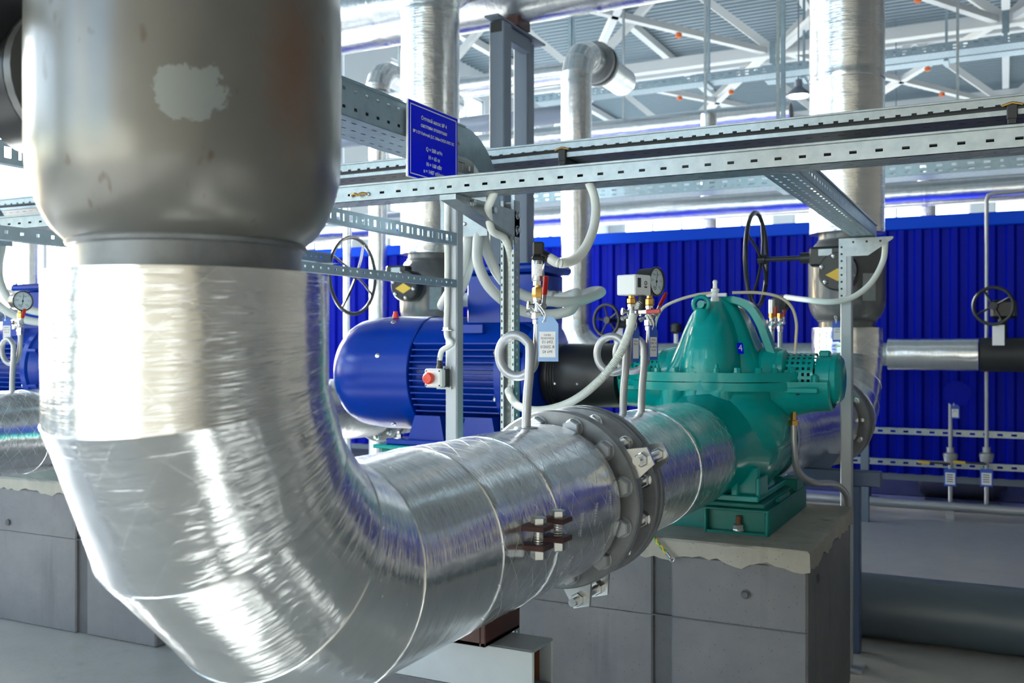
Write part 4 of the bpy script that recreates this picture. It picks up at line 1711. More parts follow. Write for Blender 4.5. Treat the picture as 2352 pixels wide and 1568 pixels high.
def motor():
    t = thing('electric_motor', 'large blue finned electric motor with fan cowl behind the square grey post', 'motor', ((mx0 + mx1) / 2, cy, 0.972))
    b = MB()
    b.lathe([(0.0, 0.10), (0.004, 0.16), (0.02, 0.195), (0.05, 0.224), (0.09, 0.243), (0.13, 0.251), (0.19, 0.255), (0.215, 0.2555), (0.218, 0.2585), (0.455, 0.2585), (0.458, 0.254), (0.458, 0.23)], (mx0, cy, cz), (1, 0, 0), 72)
    fc = b.build('fan_cowl', 'motor_blue', t, sharp=30)
    b = MB()
    for k in range(7):
        b.torus((mx0 - 0.002, cy, cz), (1, 0, 0), 0.03 + k * 0.02, 0.003, 36, 6)
    b.build('air_grille', 'motor_blue', fc)
    for a in (-62, 18, 62, 118, 198, 242):
        s = MB()
        r = radians(a)
        d = V((0, -cos(r), sin(r)))
        s.lathe([(0, 0.012), (0.004, 0.011), (0.007, 0.005)], V((mx0 + 0.30, cy, cz)) + d * 0.258, d, 14)
        s.build('screw', 'zinc', fc)
    b = MB()
    b.cyl((mx0 + 0.44, cy, cz), (mx1 - 0.03, cy, cz), 0.214, seg=56)
    b.lathe([(0.0, 0.246), (0.01, 0.25), (0.46, 0.25), (0.47, 0.246)], (mx0 + 0.455, cy, cz), (1, 0, 0), 20, arc=(radians(33), radians(147)), hint=(0, 0, 1), sc=(1, 1), caps=False) if False else None
    b.build('stator_body', 'motor_blue', t)
    dz = -0.185
    while dz < 0.135:
        yw = sqrt(0.253 ** 2 - dz ** 2)
        f = MB()
        f.box((mx0 + 0.465, cy - yw, cz + dz - 0.0035), (mx1 - 0.13, cy + yw, cz + dz + 0.0035), 0.001)
        f.build('cooling_fin', 'motor_blue', t)
        dz += 0.0265
    # smooth top housing with chamfered shoulders
    b = MB()
    pr = [(-0.215, 0.135), (-0.178, 0.178), (-0.12, 0.226), (-0.06, 0.25), (0.06, 0.25), (0.12, 0.226), (0.178, 0.178), (0.215, 0.135), (0.18, 0.10), (-0.18, 0.10)]
    b.prism(pr, (mx0 + 0.462, cy, cz), (0, 1, 0), (0, 0, 1), (mx1 - 0.13 - mx0 - 0.462, 0, 0))
    b.build('top_housing', 'motor_blue', t)
    b = MB()
    b.box((mx0 + 0.68, cy - 0.20, cz + 0.175), (mx0 + 0.80, cy - 0.185, cz + 0.215), 0.003)
    b.build('rating_plate', 'motor_blue', t)
    b = MB()
    b.lathe([(-0.14, 0.225), (-0.138, 0.262), (-0.10, 0.262), (-0.095, 0.245), (-0.05, 0.225), (-0.03, 0.21), (-0.025, 0.235), (0.0, 0.235), (0.002, 0.12)], (mx1, cy, cz), (1, 0, 0), 64)
    es = b.build('end_shield', 'motor_blue', t)
    for a in range(8):
        r = radians(22.5 + 45 * a)
        put('bolt', MB_BOLT, es, (mx1 - 0.138, cy + cos(r) * 0.25, cz + sin(r) * 0.25), toZ((-1, 0, 0)))
        k = MB()
        d = V((0, cos(r), sin(r)))
        k.bar(V((mx1 - 0.07, cy, cz)) + d * 0.2, V((mx1 - 0.07, cy, cz)) + d * 0.262, 0.02, 0.075, 0.004, hint=(1, 0, 0))
        k.build('rib', 'motor_blue', es)
    # feet
    b = MB()
    b.box((mx0 + 0.36, cy - 0.275, 0.9725), (mx1 - 0.06, cy - 0.15, 0.997), 0.004)
    b.box((mx0 + 0.36, cy + 0.15, 0.9725), (mx1 - 0.06, cy + 0.275, 0.997), 0.004)
    b.build('foot_plate', 'motor_blue', t)
    for x in (mx0 + 0.55, mx0 + 0.80):
        for s in (-1, 1):
            b = MB()
            b.prism([(-0.09, 0.995), (0.09, 0.995), (0.07, 1.10), (-0.055, 1.10)], (x, cy + s * 0.25, 0), (1, 0, 0), (0, 0, 1), (0, -s * 0.12, 0))
            b.build('foot', 'motor_blue', t)
    for x in (mx0 + 0.41, mx1 - 0.12):
        for s in (-1, 1):
            put('anchor_bolt', ANCH, t, (x, cy + s * 0.245, 0.997))
    # terminal box
    tx0, tx1, ty0, ty1 = -2.10, -1.72, 3.66, 3.95
    b = MB()
    b.box((tx0 + 0.02, ty0 + 0.015, 1.49), (tx1 - 0.02, ty1 - 0.015, 1.705), 0.008)
    tb = b.build('terminal_box', 'motor_blue', t)
    b = MB()
    b.box((tx0 - 0.012, ty0 - 0.012, 1.708), (tx1 + 0.012, ty1 + 0.012, 1.745), 0.012)
    b.build('box_lid', 'motor_blue', tb)
    for x in (tx0 + 0.01, tx1 - 0.01):
        for y in (ty0 + 0.01, ty1 - 0.01):
            put('bolt', MB_BOLT, tb, (x, y, 1.745))
    for x, s in ((tx0 + 0.02, -1), (tx1 - 0.02, 1)):
        for y in (3.73, 3.86):
            g = MB()
            g.lathe([(0, 0.036), (0.02, 0.036), (0.022, 0.030), (0.05, 0.030), (0.055, 0.024)], (x, y, 1.60), (s, 0, 0), 16)
            g.build('cable_gland', 'hose', tb)
    b = MB()
    b.lathe([(0, 0.014), (0.012, 0.014), (0.02, 0.010), (0.03, 0.010)], (mx0 + 0.27, cy - 0.06, cz + 0.25), (0, 0, 1), 12)
    b.build('grease_cap', 'orange_red', t)
    return t


MB_BOLT = bolt_mesh('bolt', 'zinc', 0.012, 0.010, washer=0.014)
ANCH = bolt_mesh('anchor_bolt', 'zinc', 0.017, 0.018, 0.009, 0.012, washer=0.024)
mo4 = motor()


def guard():
    t = thing('coupling_guard', 'black tubular coupling guard between the blue motor and green pump', 'guard', (-1.58, cy, cz))
    b = MB()
    prof = [(0, 0.09), (0.001, 0.128), (0.012, 0.133)]
    for k in range(4):
        prof += [(0.03 + k * 0.012, 0.130), (0.036 + k * 0.012, 0.133)]
    prof += [(0.30, 0.133), (0.33, 0.131), (0.331, 0.09)]
    b.lathe(prof, (-1.732, cy, cz), (1, 0, 0), 56)
    b.build('shell', 'guard_black', t)
    for x in (-1.66, -1.56, -1.46):
        s = MB()
        d = V((0, -0.97, -0.24)).normalized()
        s.lathe([(0, 0.006), (0.003, 0.005)], V((x, cy, cz)) + d * 0.133, d, 10)
        s.build('screw', 'zinc', t)
    b = MB()
    b.box((-1.68, cy - 0.10, 0.972), (-1.60, cy + 0.10, 1.16), 0.004)
    b.build('bracket', 'guard_black', t)
    b = MB()
    b.box((-1.69, cy - 0.14, BZ + 0.002), (-1.58, cy + 0.14, 0.972), 0.004)
    b.build('stand', 'guard_black', t)
    return t


gu4 = guard()

# the neighbouring set, one bay to the left
dup(suc4, DX, 'foil-wrapped suction pipe crossing the left edge of the picture')
dup(spo4, DX, 'foil-wrapped inlet spool of the neighbouring pump, at the left behind the big bend')
dup(pu4, DX, 'green split-case pump of the neighbouring set, hidden behind the big foil bend')
dup(ba4, DX, 'dark green base frame at the left edge behind the big foil bend')
dup(mo4, DX, 'blue finned motor at the left edge of the picture')
dup(gu4, DX, 'black coupling guard of the neighbouring set at the left')
# ------------------------------------------------------------------ posts, trays, sign


def tray(name, label, o, du, dw, ln, W, H, pitch, hole, hz, m='galv', mb=None, group=None, rows=1, under=True):
    """perforated cable tray: o = near lower corner, du along, dw across (away from the near side)"""
    o, du, dw, up = V(o), V(du), V(dw), V((0, 0, 1))
    t = thing(name, label, 'cable tray', o + du * ln / 2, group)
    n = int((ln - 0.03) / pitch)
    hs = []
    for r in range(rows):
        z = hz + r * (H - 2 * hz)
        hs += [(0.02 + k * pitch, 0.02 + k * pitch + hole[0], z - hole[1] / 2, z + hole[1] / 2) for k in range(n)]
    b = MB()
    b.plate(o, du, up, dw * 0.0015, ln, H, hs)
    T = Matrix((du, dw, up)).transposed().to_4x4()
    T.translation = o
    b.box((0, -0.005, H - 0.004), (ln, 0.006, H + 0.004), 0.0015, T)
    b.build('side_plate', m, t)
    b = MB()
    b.plate(o + dw * (W - 0.0015), du, up, dw * 0.0015, ln, H, hs)
    b.box((0, W - 0.006, H - 0.004), (ln, W + 0.005, H + 0.004), 0.0015, T)
    b.build('side_plate', m, t)
    hb = []
    nb = int((ln - 0.04) / 0.055)
    for r, w in enumerate([W * 0.2, W * 0.5, W * 0.8]):
        off = 0.0275 if r == 1 else 0
        hb += [(0.015 + off + k * 0.055, 0.04 + off + k * 0.055, w - 0.0035, w + 0.0035) for k in range(nb)]
    b = MB()
    b.plate(o, du, dw, up * 0.0015, ln, W, hb)
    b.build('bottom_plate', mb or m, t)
    return t


TF = tray('cable_tray', 'long slotted galvanised cable tray crossing the picture in front of the pump', (-9.0, 2.60, 1.868), (1, 0, 0), (0, 1, 0), 10.5, 0.105, 0.052, 0.0625, (0.018, 0.0075), 0.022)
b = MB()
for k in range(4):
    b.tube([(-9.0 + i * 0.5, 2.622 + k * 0.02 + 0.004 * sin(i * 1.3 + k), 1.8805 + 0.002 * sin(i * 2.1 + k)) for i in range(22)], 0.0095, 8)
    b.tube([(-9.0 + i * 0.5, 2.626 + k * 0.02 + 0.004 * sin(i * 1.7 + k), 1.899 + 0.002 * sin(i * 1.1 + k)) for i in range(22)], 0.009, 8)
tag(b.build('cable_bundle', 'black_soft', TF), kind='stuff')
# tray splice with jumper wire
p = at(826, 447, Y=2.595)
b = MB()
b.lathe([(0, 0.0065), (0.006, 0.0065), (0.008, 0.004)], p + V((-0.032, 0.006, 0)), (0, -1, 0), 10)
b.lathe([(0, 0.0065), (0.006, 0.0065), (0.008, 0.004)], p + V((0.032, 0.006, 0)), (0, -1, 0), 10)
b.build('splice_bolt', 'zinc', TF)
b = MB()
b.tube(catmull([p + V((-0.03, -0.003, 0)), p + V((-0.012, -0.008, 0.003)), p + V((0.0, -0.01, -0.003)), p + V((0.012, -0.008, 0.003)), p + V((0.03, -0.003, 0))], 6), 0.004, 8)
b.build('jumper_wire', 'brass', TF)

TB = tray('cable_tray', 'higher cable tray with painted-shade bottom running behind the slotted front tray', (-10.0, 3.50, 2.135), (1, 0, 0), (0, 1, 0), 12.0, 0.32, 0.062, 0.05, (0.016, 0.011), 0.032, 'galv', 'tray_shade')
b = MB()
for k in range(5):
    b.tube([(-10.0 + i * 0.6, 3.52 + k * 0.05, 2.16 + 0.003 * sin(i * 1.9 + k)) for i in range(21)], 0.023, 8)
    if k < 2:
        b.tube([(-10.0 + i * 0.6, 3.516 + k * 0.03, 2.188 + 0.002 * sin(i * 1.1 + k)) for i in range(21)], 0.013, 8)
tag(b.build('cable_bundle', 'black_soft', TB), kind='stuff')
for (u, v) in ((1293, 368), (2325, 262)):
    p = at(u, v, Y=3.5)
    b = MB()
    b.box((p.x - 0.014, 3.49, 2.105), (p.x + 0.014, 3.83, 2.135), 0.003)
    b.box((p.x - 0.016, 3.488, 2.12), (p.x + 0.016, 3.498, 2.175), 0.003)
    b.build('clamp', 'black_soft', TB)
    b = MB()
    b.tube([(p.x - 0.03, 3.49, 2.165), (p.x, 3.484, 2.172), (p.x + 0.03, 3.49, 2.165)], 0.004, 8)
    b.build('jumper_wire', 'brass', TB)
for xx in (-6.5, 0.9):
    b = MB()
    b.bar((xx, 3.66, 2.20), (xx, 3.66, ZC), 0.02, 0.02)
    b.build('hanger_rod', 'galv', TB)

# descending tray with the blue sign
SX = -1.79
t = tray('cable_tray', 'perforated tray carrying the blue sign, ending in a downward bend', (SX, 0.4, 2.098), (0, 1, 0), (-1, 0, 0), 2.75, 0.21, 0.112, 0.06, (0.016, 0.010), 0.028, 'galv_side', None, None, 2)
ST = t
b = MB()
for k in range(4):
    b.tube([(SX - 0.027 - k * 0.05, 0.42 + i * 0.14, 2.128 + 0.002 * sin(i * 1.9 + k)) for i in range(20)], 0.0235, 8)
    b.tube([(SX - 0.027 - k * 0.05, 0.42 + i * 0.14, 2.177 + 0.002 * sin(i * 1.3 + k)) for i in range(20)], 0.0235, 8)
tag(b.build('cable_bundle', 'black_soft', t), kind='stuff')
Yb, zb, Ro, Ri = 3.15, 1.925, 0.285, 0.173
k = 18
for xx in (SX, SX - 0.21):
    b = MB()
    o_, i_ = [], []
    for q in range(k + 1):
        a = pi / 2 * q / k
        o_.append((xx, Yb + Ro * sin(a), zb + Ro * cos(a)))
        i_.append((xx, Yb + Ri * sin(a), zb + Ri * cos(a)))
    n_ = V((-0.0015, 0, 0)) if xx == SX else V((0.0015, 0, 0))
    rs = [[V(o_[q]), V(o_[q]) + n_, V(i_[q]) + n_, V(i_[q])] for q in range(k + 1)]
    b.rings(rs)
    b.build('bend_side', 'galv_side', t)
b = MB()
rs = []
for q in range(k + 1):
    a = pi / 2 * q / k
    c0 = V((SX, Yb + Ri * sin(a), zb + Ri * cos(a)))
    c1 = V((SX, Yb + (Ri + 0.0015) * sin(a), zb + (Ri + 0.0015) * cos(a)))
    rs.append([c0, c1, c1 + V((-0.21, 0, 0)), c0 + V((-0.21, 0, 0))])
rs.append([p + V((0, 0, -0.10)) for p in rs[-1]])
b.rings(rs)
b.build('bend_floor', 'galv', t)
b = MB()
b.lathe([(0, 0.008), (0.006, 0.008), (0.008, 0.005)], (SX - 0.10, Yb + Ri - 0.0005, zb - 0.05), (0, -1, 0), 10)
b.lathe([(0, 0.008), (0.006, 0.008)], (SX + 0.0005, 2.96, 2.115), (1, 0, 0), 8)
b.build('bolt', 'zinc', t)
b = MB()
b.tube([(SX + 0.006, 3.03, 2.135), (SX + 0.012, 3.06, 2.142), (SX + 0.006, 3.09, 2.135)], 0.006, 8)
b.build('jumper_wire', 'brass', t)

t = thing('information_sign', 'blue square sign with white frame and white Cyrillic lettering', 'sign', (-1.772, 2.90, 2.09))
sy0, sy1, sz0, sz1 = 2.735, 3.065, 1.962, 2.222
b = MB()
b.box((-1.780, sy0, sz0), (-1.772, sy1, sz1), 0.001)
b.build('board', 'white', t)
b = MB()
b.box((-1.772, sy0 + 0.003, sz0 + 0.003), (-1.7712, sy1 - 0.003, sz1 - 0.003))
b.build('face', 'sign_blue', t)
b = MB()
e, w = 0.012, 0.0035
for (a0, a1, c0, c1) in ((sy0 + e, sy1 - e, sz0 + e, sz0 + e + w), (sy0 + e, sy1 - e, sz1 - e - w, sz1 - e), (sy0 + e, sy0 + e + w, sz0 + e, sz1 - e), (sy1 - e - w, sy1 - e, sz0 + e, sz1 - e)):
    b.box((-1.7712, a0, c0), (-1.7706, a1, c1))
b.build('border', 'white', t)
B_ = basis((0, 1, 0), (0, 0, 1), (1, 0, 0))
for body, sz, z in (('Сетевой насос № 4', 0.0180, 2.173), ('системы отопления', 0.0180, 2.148), ('№ 2 СУ Рабочий Д.С. 500м-СУХЛ-ЛЛС УС', 0.0136, 2.120),
                    ('Q = 500 м³/ч', 0.0190, 2.0725), ('H = 65 м', 0.0190, 2.046), ('N = 160 кВт', 0.0190, 2.021), ('n = 1487 об/мин', 0.0190, 1.996)):
    me = text_mesh(body, sz, 'white', 0.0003, bold=0.0003)
    put('lettering', me, t, (-1.7706, 2.90, z), B_)

# square post with stop button
PXp, PYp = -1.815, 3.115
t = thing('square_post', 'light grey square steel post in front of the blue motor', 'post', (PXp, PYp, 0))
b = MB()
b.box((PXp - 0.025, PYp - 0.025, 0.01), (PXp + 0.025, PYp + 0.025, 2.07), 0.005)
b.build('shaft', 'post_grey', t)
b = MB()
b.box((PXp - 0.07, PYp - 0.07, 0), (PXp + 0.07, PYp + 0.07, 0.01))
b.build('foot_plate', 'post_grey', t)
b = MB()
b.plate((PXp + 0.026, PYp - 0.035, 2.035), (0, 1, 0), (0, 0, 1), (0.003, 0, 0), 0.13, 0.05, [(0.045, 0.055, 0.012, 0.038), (0.09, 0.107, 0.016, 0.034)])
b.box((PXp - 0.10, PYp - 0.02, 2.071), (PXp + 0.029, PYp + 0.03, 2.0735))
b.build('tray_bracket', 'zinc', t)

t = thing('stop_button_box', 'small grey box with red stop button on the square post', 'switch', (-1.84, 2.985, 1.29))
c = at(999, 868, Y=PYp - 0.08)
b = MB()
b.plate((c.x - 0.022, PYp - 0.032, c.z - 0.042), (1, 0, 0), (0, 0, 1), (0, 0.004, 0), PXp + 0.005 - c.x + 0.022, 0.084, [(0.03, 0.036, 0.006, 0.012), (0.05, 0.056, 0.006, 0.012), (0.03, 0.036, 0.072, 0.078), (0.05, 0.056, 0.072, 0.078)])
b.build('mounting_plate', 'galv', t)
b = MB()
b.box((c.x - 0.036, PYp - 0.062, c.z - 0.033), (c.x + 0.036, PYp - 0.032, c.z + 0.033), 0.004)
b.build('case_back', 'black_soft', t)
b = MB()
b.box((c.x - 0.036, PYp - 0.096, c.z - 0.034), (c.x + 0.036, PYp - 0.0621, c.z + 0.034), 0.006)
b.build('case_front', 'white', t)
b = MB()
b.lathe([(0, 0.014), (0.010, 0.014), (0.011, 0.021), (0.022, 0.021), (0.027, 0.017), (0.028, 0.0)], (c.x - 0.008, PYp - 0.096, c.z), (0, -1, 0), 28)
b.build('push_button', 'orange_red', t)
b = MB()
for sx in (-0.028, 0.028):
    for sz in (-0.026, 0.026):
        b.lathe([(0, 0.003), (0.0015, 0.003)], (c.x + sx, PYp - 0.096, c.z + sz), (0, -1, 0), 8)
b.build('screw', 'ink', t)
b = MB()
b.lathe([(0.033, 0.012), (0.045, 0.012), (0.046, 0.010), (0.075, 0.009)], (c.x + 0.008, PYp - 0.06, c.z), (0, 0, 1), 14)
b.build('cable_gland', 'black_soft', t)
b = MB()
b.tube(catmull([(c.x + 0.008, PYp - 0.06, c.z + 0.065), (c.x + 0.018, PYp - 0.058, c.z + 0.10), (c.x + 0.055, PYp - 0.05, c.z + 0.125), (PXp - 0.012, PYp - 0.037, c.z + 0.16), (PXp - 0.010, PYp - 0.036, c.z + 0.30), (PXp - 0.010, PYp - 0.036, 1.75), (PXp - 0.010, PYp - 0.036, 2.02)], 8), 0.0095, 12)
o = b.build('button_cable', 'conduit', org=(PXp, PYp, 1.6))
tag(o, 'white cable running up the square post from the stop button', 'cable')
for z in (1.46, 1.62, 1.80):
    b = MB()
    b.box((PXp - 0.026, PYp - 0.047, z - 0.006), (PXp + 0.014, PYp - 0.0255, z - 0.0045))
    b.box((PXp - 0.021, PYp - 0.0475, z - 0.006), (PXp + 0.001, PYp - 0.046, z + 0.006), 0.0005)
    b.build('cable_clip', 'zinc', bpy.data.objects['square_post'])

# side rails along the sign tray
for z, h, lab, hl in ((1.765, 0.046, 'upper perforated rail fixed to the square post', 1), (1.612, 0.028, 'lower darker perforated rail fixed to the square post', 0)):
    b = MB()
    hs = []
    y = 0.02
    i = 0
    while y < 2.66:
        if hl:
            hs.append((y, y + (0.016 if i % 2 else 0.007), 0.012, 0.034))
            y += 0.032
        else:
            hs.append((y, y + 0.008, 0.012, 0.019))
            y += 0.036
        i += 1
    b.plate((SX, 0.40, z), (0, 1, 0), (0, 0, 1), (-0.002, 0, 0), 2.69, h, hs)
    b.box((SX - 0.025, 0.40, z), (SX - 0.002, 3.089, z + 0.002))
    b.box((SX - 0.025, 0.40, z + h - 0.002), (SX - 0.002, 3.089, z + h))
    o = b.build('perforated_rail', 'galv_side', org=(SX, 1.8, z))
    tag(o, lab, 'rail', 'rails on the square post')
t = thing('square_post', 'grey square post hidden at the near end of the sign tray', 'post', (PXp - 0.02, 0.45, 0))
b = MB()
b.box((PXp - 0.077, 0.425, 0.01), (PXp - 0.053, 0.475, 2.094), 0.004)
b.build('shaft', 'post_grey', t)

# perforated upright with bracket
UX, UY = -1.537, 3.00


def upright(x, y, z1, holes_m, t, w=0.056, dep=0.04):
    n = int(z1 / 0.05) - 1
    hs = [(0.03 + 0.05 * k, 0.044 + 0.05 * k, w / 2 - 0.006, w / 2 + 0.006) for k in range(n)]
    b = MB()
    b.plate((x - w / 2, y + dep - 0.002, 0.0), (0, 0, 1), (1, 0, 0), (0, 0.002, 0), z1, w, hs)
    b.build('web', holes_m, t)
    for s in (-1, 1):
        h2 = [(0.03 + 0.025 * k, 0.039 + 0.025 * k, 0.014, 0.022) for k in range(2 * n)]
        b = MB()
        b.plate((x + s * w / 2 - (0.002 if s > 0 else 0), y, 0.0), (0, 0, 1), (0, 1, 0), (0.002, 0, 0), z1, dep, h2)
        h3 = [(0.03 + 0.025 * k, 0.039 + 0.025 * k, 0.004, 0.009) for k in range(2 * n)]
        b.plate((x + s * w / 2 - (0.013 if s > 0 else 0), y, 0.0), (0, 0, 1), (1, 0, 0), (0, 0.002, 0), z1, 0.013, h3)
        b.build('flange', holes_m, t)


t = thing('perforated_post', 'perforated galvanised upright holding a corrugated conduit, right of the square post', 'post', (UX, UY, 0))
upright(UX, UY, 1.90, 'galv', t)
b = MB()
b.box((UX - 0.07, UY - 0.05, 0), (UX + 0.07, UY + 0.09, 0.008))
b.build('foot_plate', 'galv', t)
b = MB()
x0 = UX - 0.026
b.prism([(0.04, 1.866), (-0.40, 1.866), (-0.40, 1.852), (0.0, 1.775), (0.04, 1.775)], (UX + 0.026, UY, 0), (0, 1, 0), (0, 0, 1), (0.002, 0, 0))
b.prism([(0.04, 1.866), (-0.40, 1.866), (-0.40, 1.852), (0.0, 1.775), (0.04, 1.775)], (UX - 0.0305, UY, 0), (0, 1, 0), (0, 0, 1), (0.002, 0, 0))
b.box((UX - 0.03, UY - 0.402, 1.850), (UX + 0.028, UY - 0.399, 1.8665))
b.box((UX - 0.03, UY - 0.40, 1.8635), (UX + 0.028, UY + 0.04, 1.8665))
T = tform((1, 0, 0), V((0, -0.40, 0.077)).normalized(), V((0, 0.077, 0.40)).normalized(), (UX - 0.0305, UY, 1.775))
b.box((0, 0, 0), (0.058, 0.405, 0.002), 0, T)
b.build('cantilever_bracket', 'galv', t)
for (y, z) in ((0.02, 1.85), (0.02, 1.80), (-0.16, 1.845), (-0.30, 1.852)):
    put('bolt', MB_BOLT, t, (UX + 0.028, UY + y, z), toZ((1, 0, 0)))

# right-hand post, cantilever bracket and branch tray, repeated for the next bay


def branch(lab):
    x, y = -0.616, 4.44
    t = thing('square_post', lab[0], 'post', (x, y, 0))
    b = MB()
    b.box((x - 0.024, y - 0.024, 0.01), (x + 0.024, y + 0.024, 1.80), 0.004)
    b.build('shaft', 'post_grey', t)
    b = MB()
    b.box((x - 0.07, y - 0.07, 0), (x + 0.07, y + 0.07, 0.01))
    b.build('foot_plate', 'post_grey', t)
    b = MB()
    b.prism([(-0.030, 1.862), (0.19, 1.862), (0.19, 1.852), (0.09, 1.785), (0.002, 1.785), (0.002, 1.62), (-0.02, 1.585), (-0.030, 1.585)], (x, y - 0.028, 0), (1, 0, 0), (0, 0, 1), (0, 0.003, 0))
    b.box((x - 0.03, y - 0.026, 1.8590), (x + 0.19, y + 0.02, 1.8625))
    b.build('cantilever_bracket', 'galv', t)
    h = MB()
    for k in range(8):
        h.lathe([(0, 0.005), (0.0008, 0.005)], (x - 0.018, y - 0.028, 1.615 + k * 0.03), (0, -1, 0), 8)
    for k in range(3):
        h.lathe([(0, 0.005), (0.0008, 0.005)], (x + 0.03 + k * 0.055, y - 0.028, 1.845), (0, -1, 0), 8)
    h.build('bolt_hole', 'ink', t)
    tr = tray('cable_tray', lab[1], (-0.50, 2.71, 1.8685), (0, 1, 0), (-1, 0, 0), 1.78, 0.095, 0.052, 0.045, (0.010, 0.010), 0.026, 'galv_side')
    q = lambda u, v, yy: at(u, v, Y=yy)
    b = MB()
    b.tube(catmull([q(2034, 556, 4.43), q(2028, 600, 4.43), q(2000, 650, 4.41), q(1955, 684, 4.39), q(1905, 693, 4.37), q(1850, 688, 4.42), q(1805, 682, 4.56)], 8), 0.0125, 12)
    o = b.build('flexible_conduit', 'conduit', org=(x, y, 1.6))
    tag(o, lab[2], 'conduit')
    return t, tr, o


B4 = branch(('grey square post behind the right end of the plinth with a triangular bracket', 'perforated branch tray running back to the right grey post', 'white conduit hanging in a loop from the right branch tray'))
for o, lab in zip(B4[:2], ('grey square post of the neighbouring set, behind the big foil bend', 'perforated branch tray at the left, meeting the front tray behind the big valve')):
    dup(o, DX, lab)

# hoses from the tray bend to the terminal box
q = lambda u, v, y: at(u, v, Y=y)
HO = [
    ([q(1087, 400, 3.38), q(1084, 480, 3.38), q(1074, 560, 3.36), q(1055, 635, 3.34), q(1026, 682, 3.40), q(1016, 702, 3.52), q(1040, 690, 3.64), V((-2.14, 3.73, 1.60)), V((-2.09, 3.73, 1.60))], 'pale hose curving left behind the square post to the terminal box'),
    ([q(1098, 400, 3.41), q(1097, 480, 3.41), q(1088, 560, 3.40), q(1070, 635, 3.39), q(1046, 690, 3.46), q(1030, 712, 3.60), q(1046, 700, 3.76), V((-2.14, 3.86, 1.60)), V((-2.09, 3.86, 1.60))], 'second pale hose beside it, curving left below the tray bend'),
    ([q(1107, 400, 3.37), q(1105, 480, 3.37), q(1097, 560, 3.33), q(1100, 610, 3.31), q(1128, 664, 3.34), q(1185, 708, 3.42), q(1250, 722, 3.5), q(1310, 712, 3.56), V((-1.55, 3.64, 1.605)), V((-1.60, 3.73, 1.615)), V((-1.66, 3.73, 1.60)), V((-1.73, 3.73, 1.60))], 'lower pale hose sweeping right before the terminal box'),
    ([q(1120, 400, 3.41), q(1118, 480, 3.41), q(1112, 545, 3.39), q(1128, 600, 3.37), q(1165, 655, 3.38), q(1220, 684, 3.44), q(1285, 693, 3.52), q(1335, 690, 3.62), V((-1.50, 3.78, 1.62)), V((-1.57, 3.86, 1.63)), V((-1.65, 3.86, 1.605)), V((-1.73, 3.86, 1.60))], 'upper pale hose with the wide loop right of the terminal box'),
]
for k, (pts, lab) in enumerate(HO):
    b = MB()
    b.tube(catmull(pts, 10), 0.0205, 16)
    o = b.build('cable_hose', 'hose', org=pts[0])
    tag(o, lab, 'hose', 'pale motor cable hoses')
    dup(o, DX, ['nearest pale hose', 'second pale hose', 'third pale hose', 'fourth pale hose'][k] + ' of the neighbouring motor, at the left edge')
dup(ST, DX, 'perforated tray with downward bend over the neighbouring motor')

# ------------------------------------------------------------------ instruments


def stem(t, x, y, z0, zv, side, R=0.046, r=0.0112, dy=0.0):
    """siphon tube with one full loop up to zv; returns the axis point"""
    zc = z0 + 0.175
    pts = [V((x, y, z0 - 0.01)), V((x + 0.001, y, z0 + 0.04)), V((x + 0.004, y, z0 + 0.09))]
    pts += [V((x + 0.008, y, z0 + 0.13))]
    c = V((x - R + 0.012, y, zc))
    for k in range(1, 16):
        a = 2 * pi * k / 16
        pts.append(c + V((cos(a) * R, 0.028 * k / 16, sin(a) * R * 1.08)))
    pts += [V((x + 0.016, y + 0.028, zc + 0.02)), V((x + 0.018, y + 0.028, zc + 0.07)), V((x + 0.018, y + 0.028, zv))]
    b = MB()
    b.tube(catmull(pts, 6), r, 14)
    b.build('siphon_tube', 'tube_steel', t)
    return V((x + 0.018, y + 0.028, zv))


def needle_valve(t, p, lever, ld, sc=1.0):
    """small shut-off valve with a hex body, purge screws and a red lever; returns top point"""
    x, y, z = p
    b = MB()
    LT = b.lathe
    b.lathe = lambda prof, *a, **k: LT([(s_ * sc, r_ * (1 + (sc - 1) * 0.5)) for s_, r_ in prof], *a, **k)
    b.lathe([(0, 0.013), (0.010, 0.013)], p, (0, 0, 1), 6)
    b.lathe([(0.012, 0.0155), (0.026, 0.0155)], p, (0, 0, 1), 6)
    b.lathe([(0.026, 0.011), (0.032, 0.0135), (0.046, 0.0135), (0.052, 0.011), (0.056, 0.011)], p, (0, 0, 1), 16)
    b.lathe([(0.056, 0.012), (0.062, 0.012)], p, (0, 0, 1), 6)
    d1, d2 = V((-0.75, -0.6, 0.1)).normalized(), V((-0.9, -0.1, -0.45)).normalized()
    c = p + V((0, 0, 0.042 * sc))
    b.lathe([(0.008, 0.0055), (0.020, 0.0055), (0.021, 0.010), (0.026, 0.010)], c, d1, 12)
    b.lathe([(0.010, 0.004), (0.022, 0.004), (0.023, 0.0065), (0.030, 0.0065)], c - V((0, 0, 0.004)), d2, 10)
    d3 = V((0.85, -0.5, 0)).normalized()
    b.lathe([(0.008, 0.007), (0.018, 0.007), (0.019, 0.0085), (0.025, 0.0085)], c, d3, 12)
    b.build('shutoff_valve', 'chrome', t, sharp=30)
    q0 = c + d3 * 0.023 * sc
    ld = V(ld).normalized()
    b = MB()
    b.bar(q0, q0 + ld * 0.032, 0.011, 0.003, 0.001, hint=d3)
    b.build('lever_root', 'zinc', t)
    b = MB()
    b.bar(q0 + ld * 0.026, q0 + ld * 0.072, 0.013, 0.0065, 0.002, hint=d3)
    b.build('lever', 'red', t)
    return p + V((0, 0, 0.062 * sc))


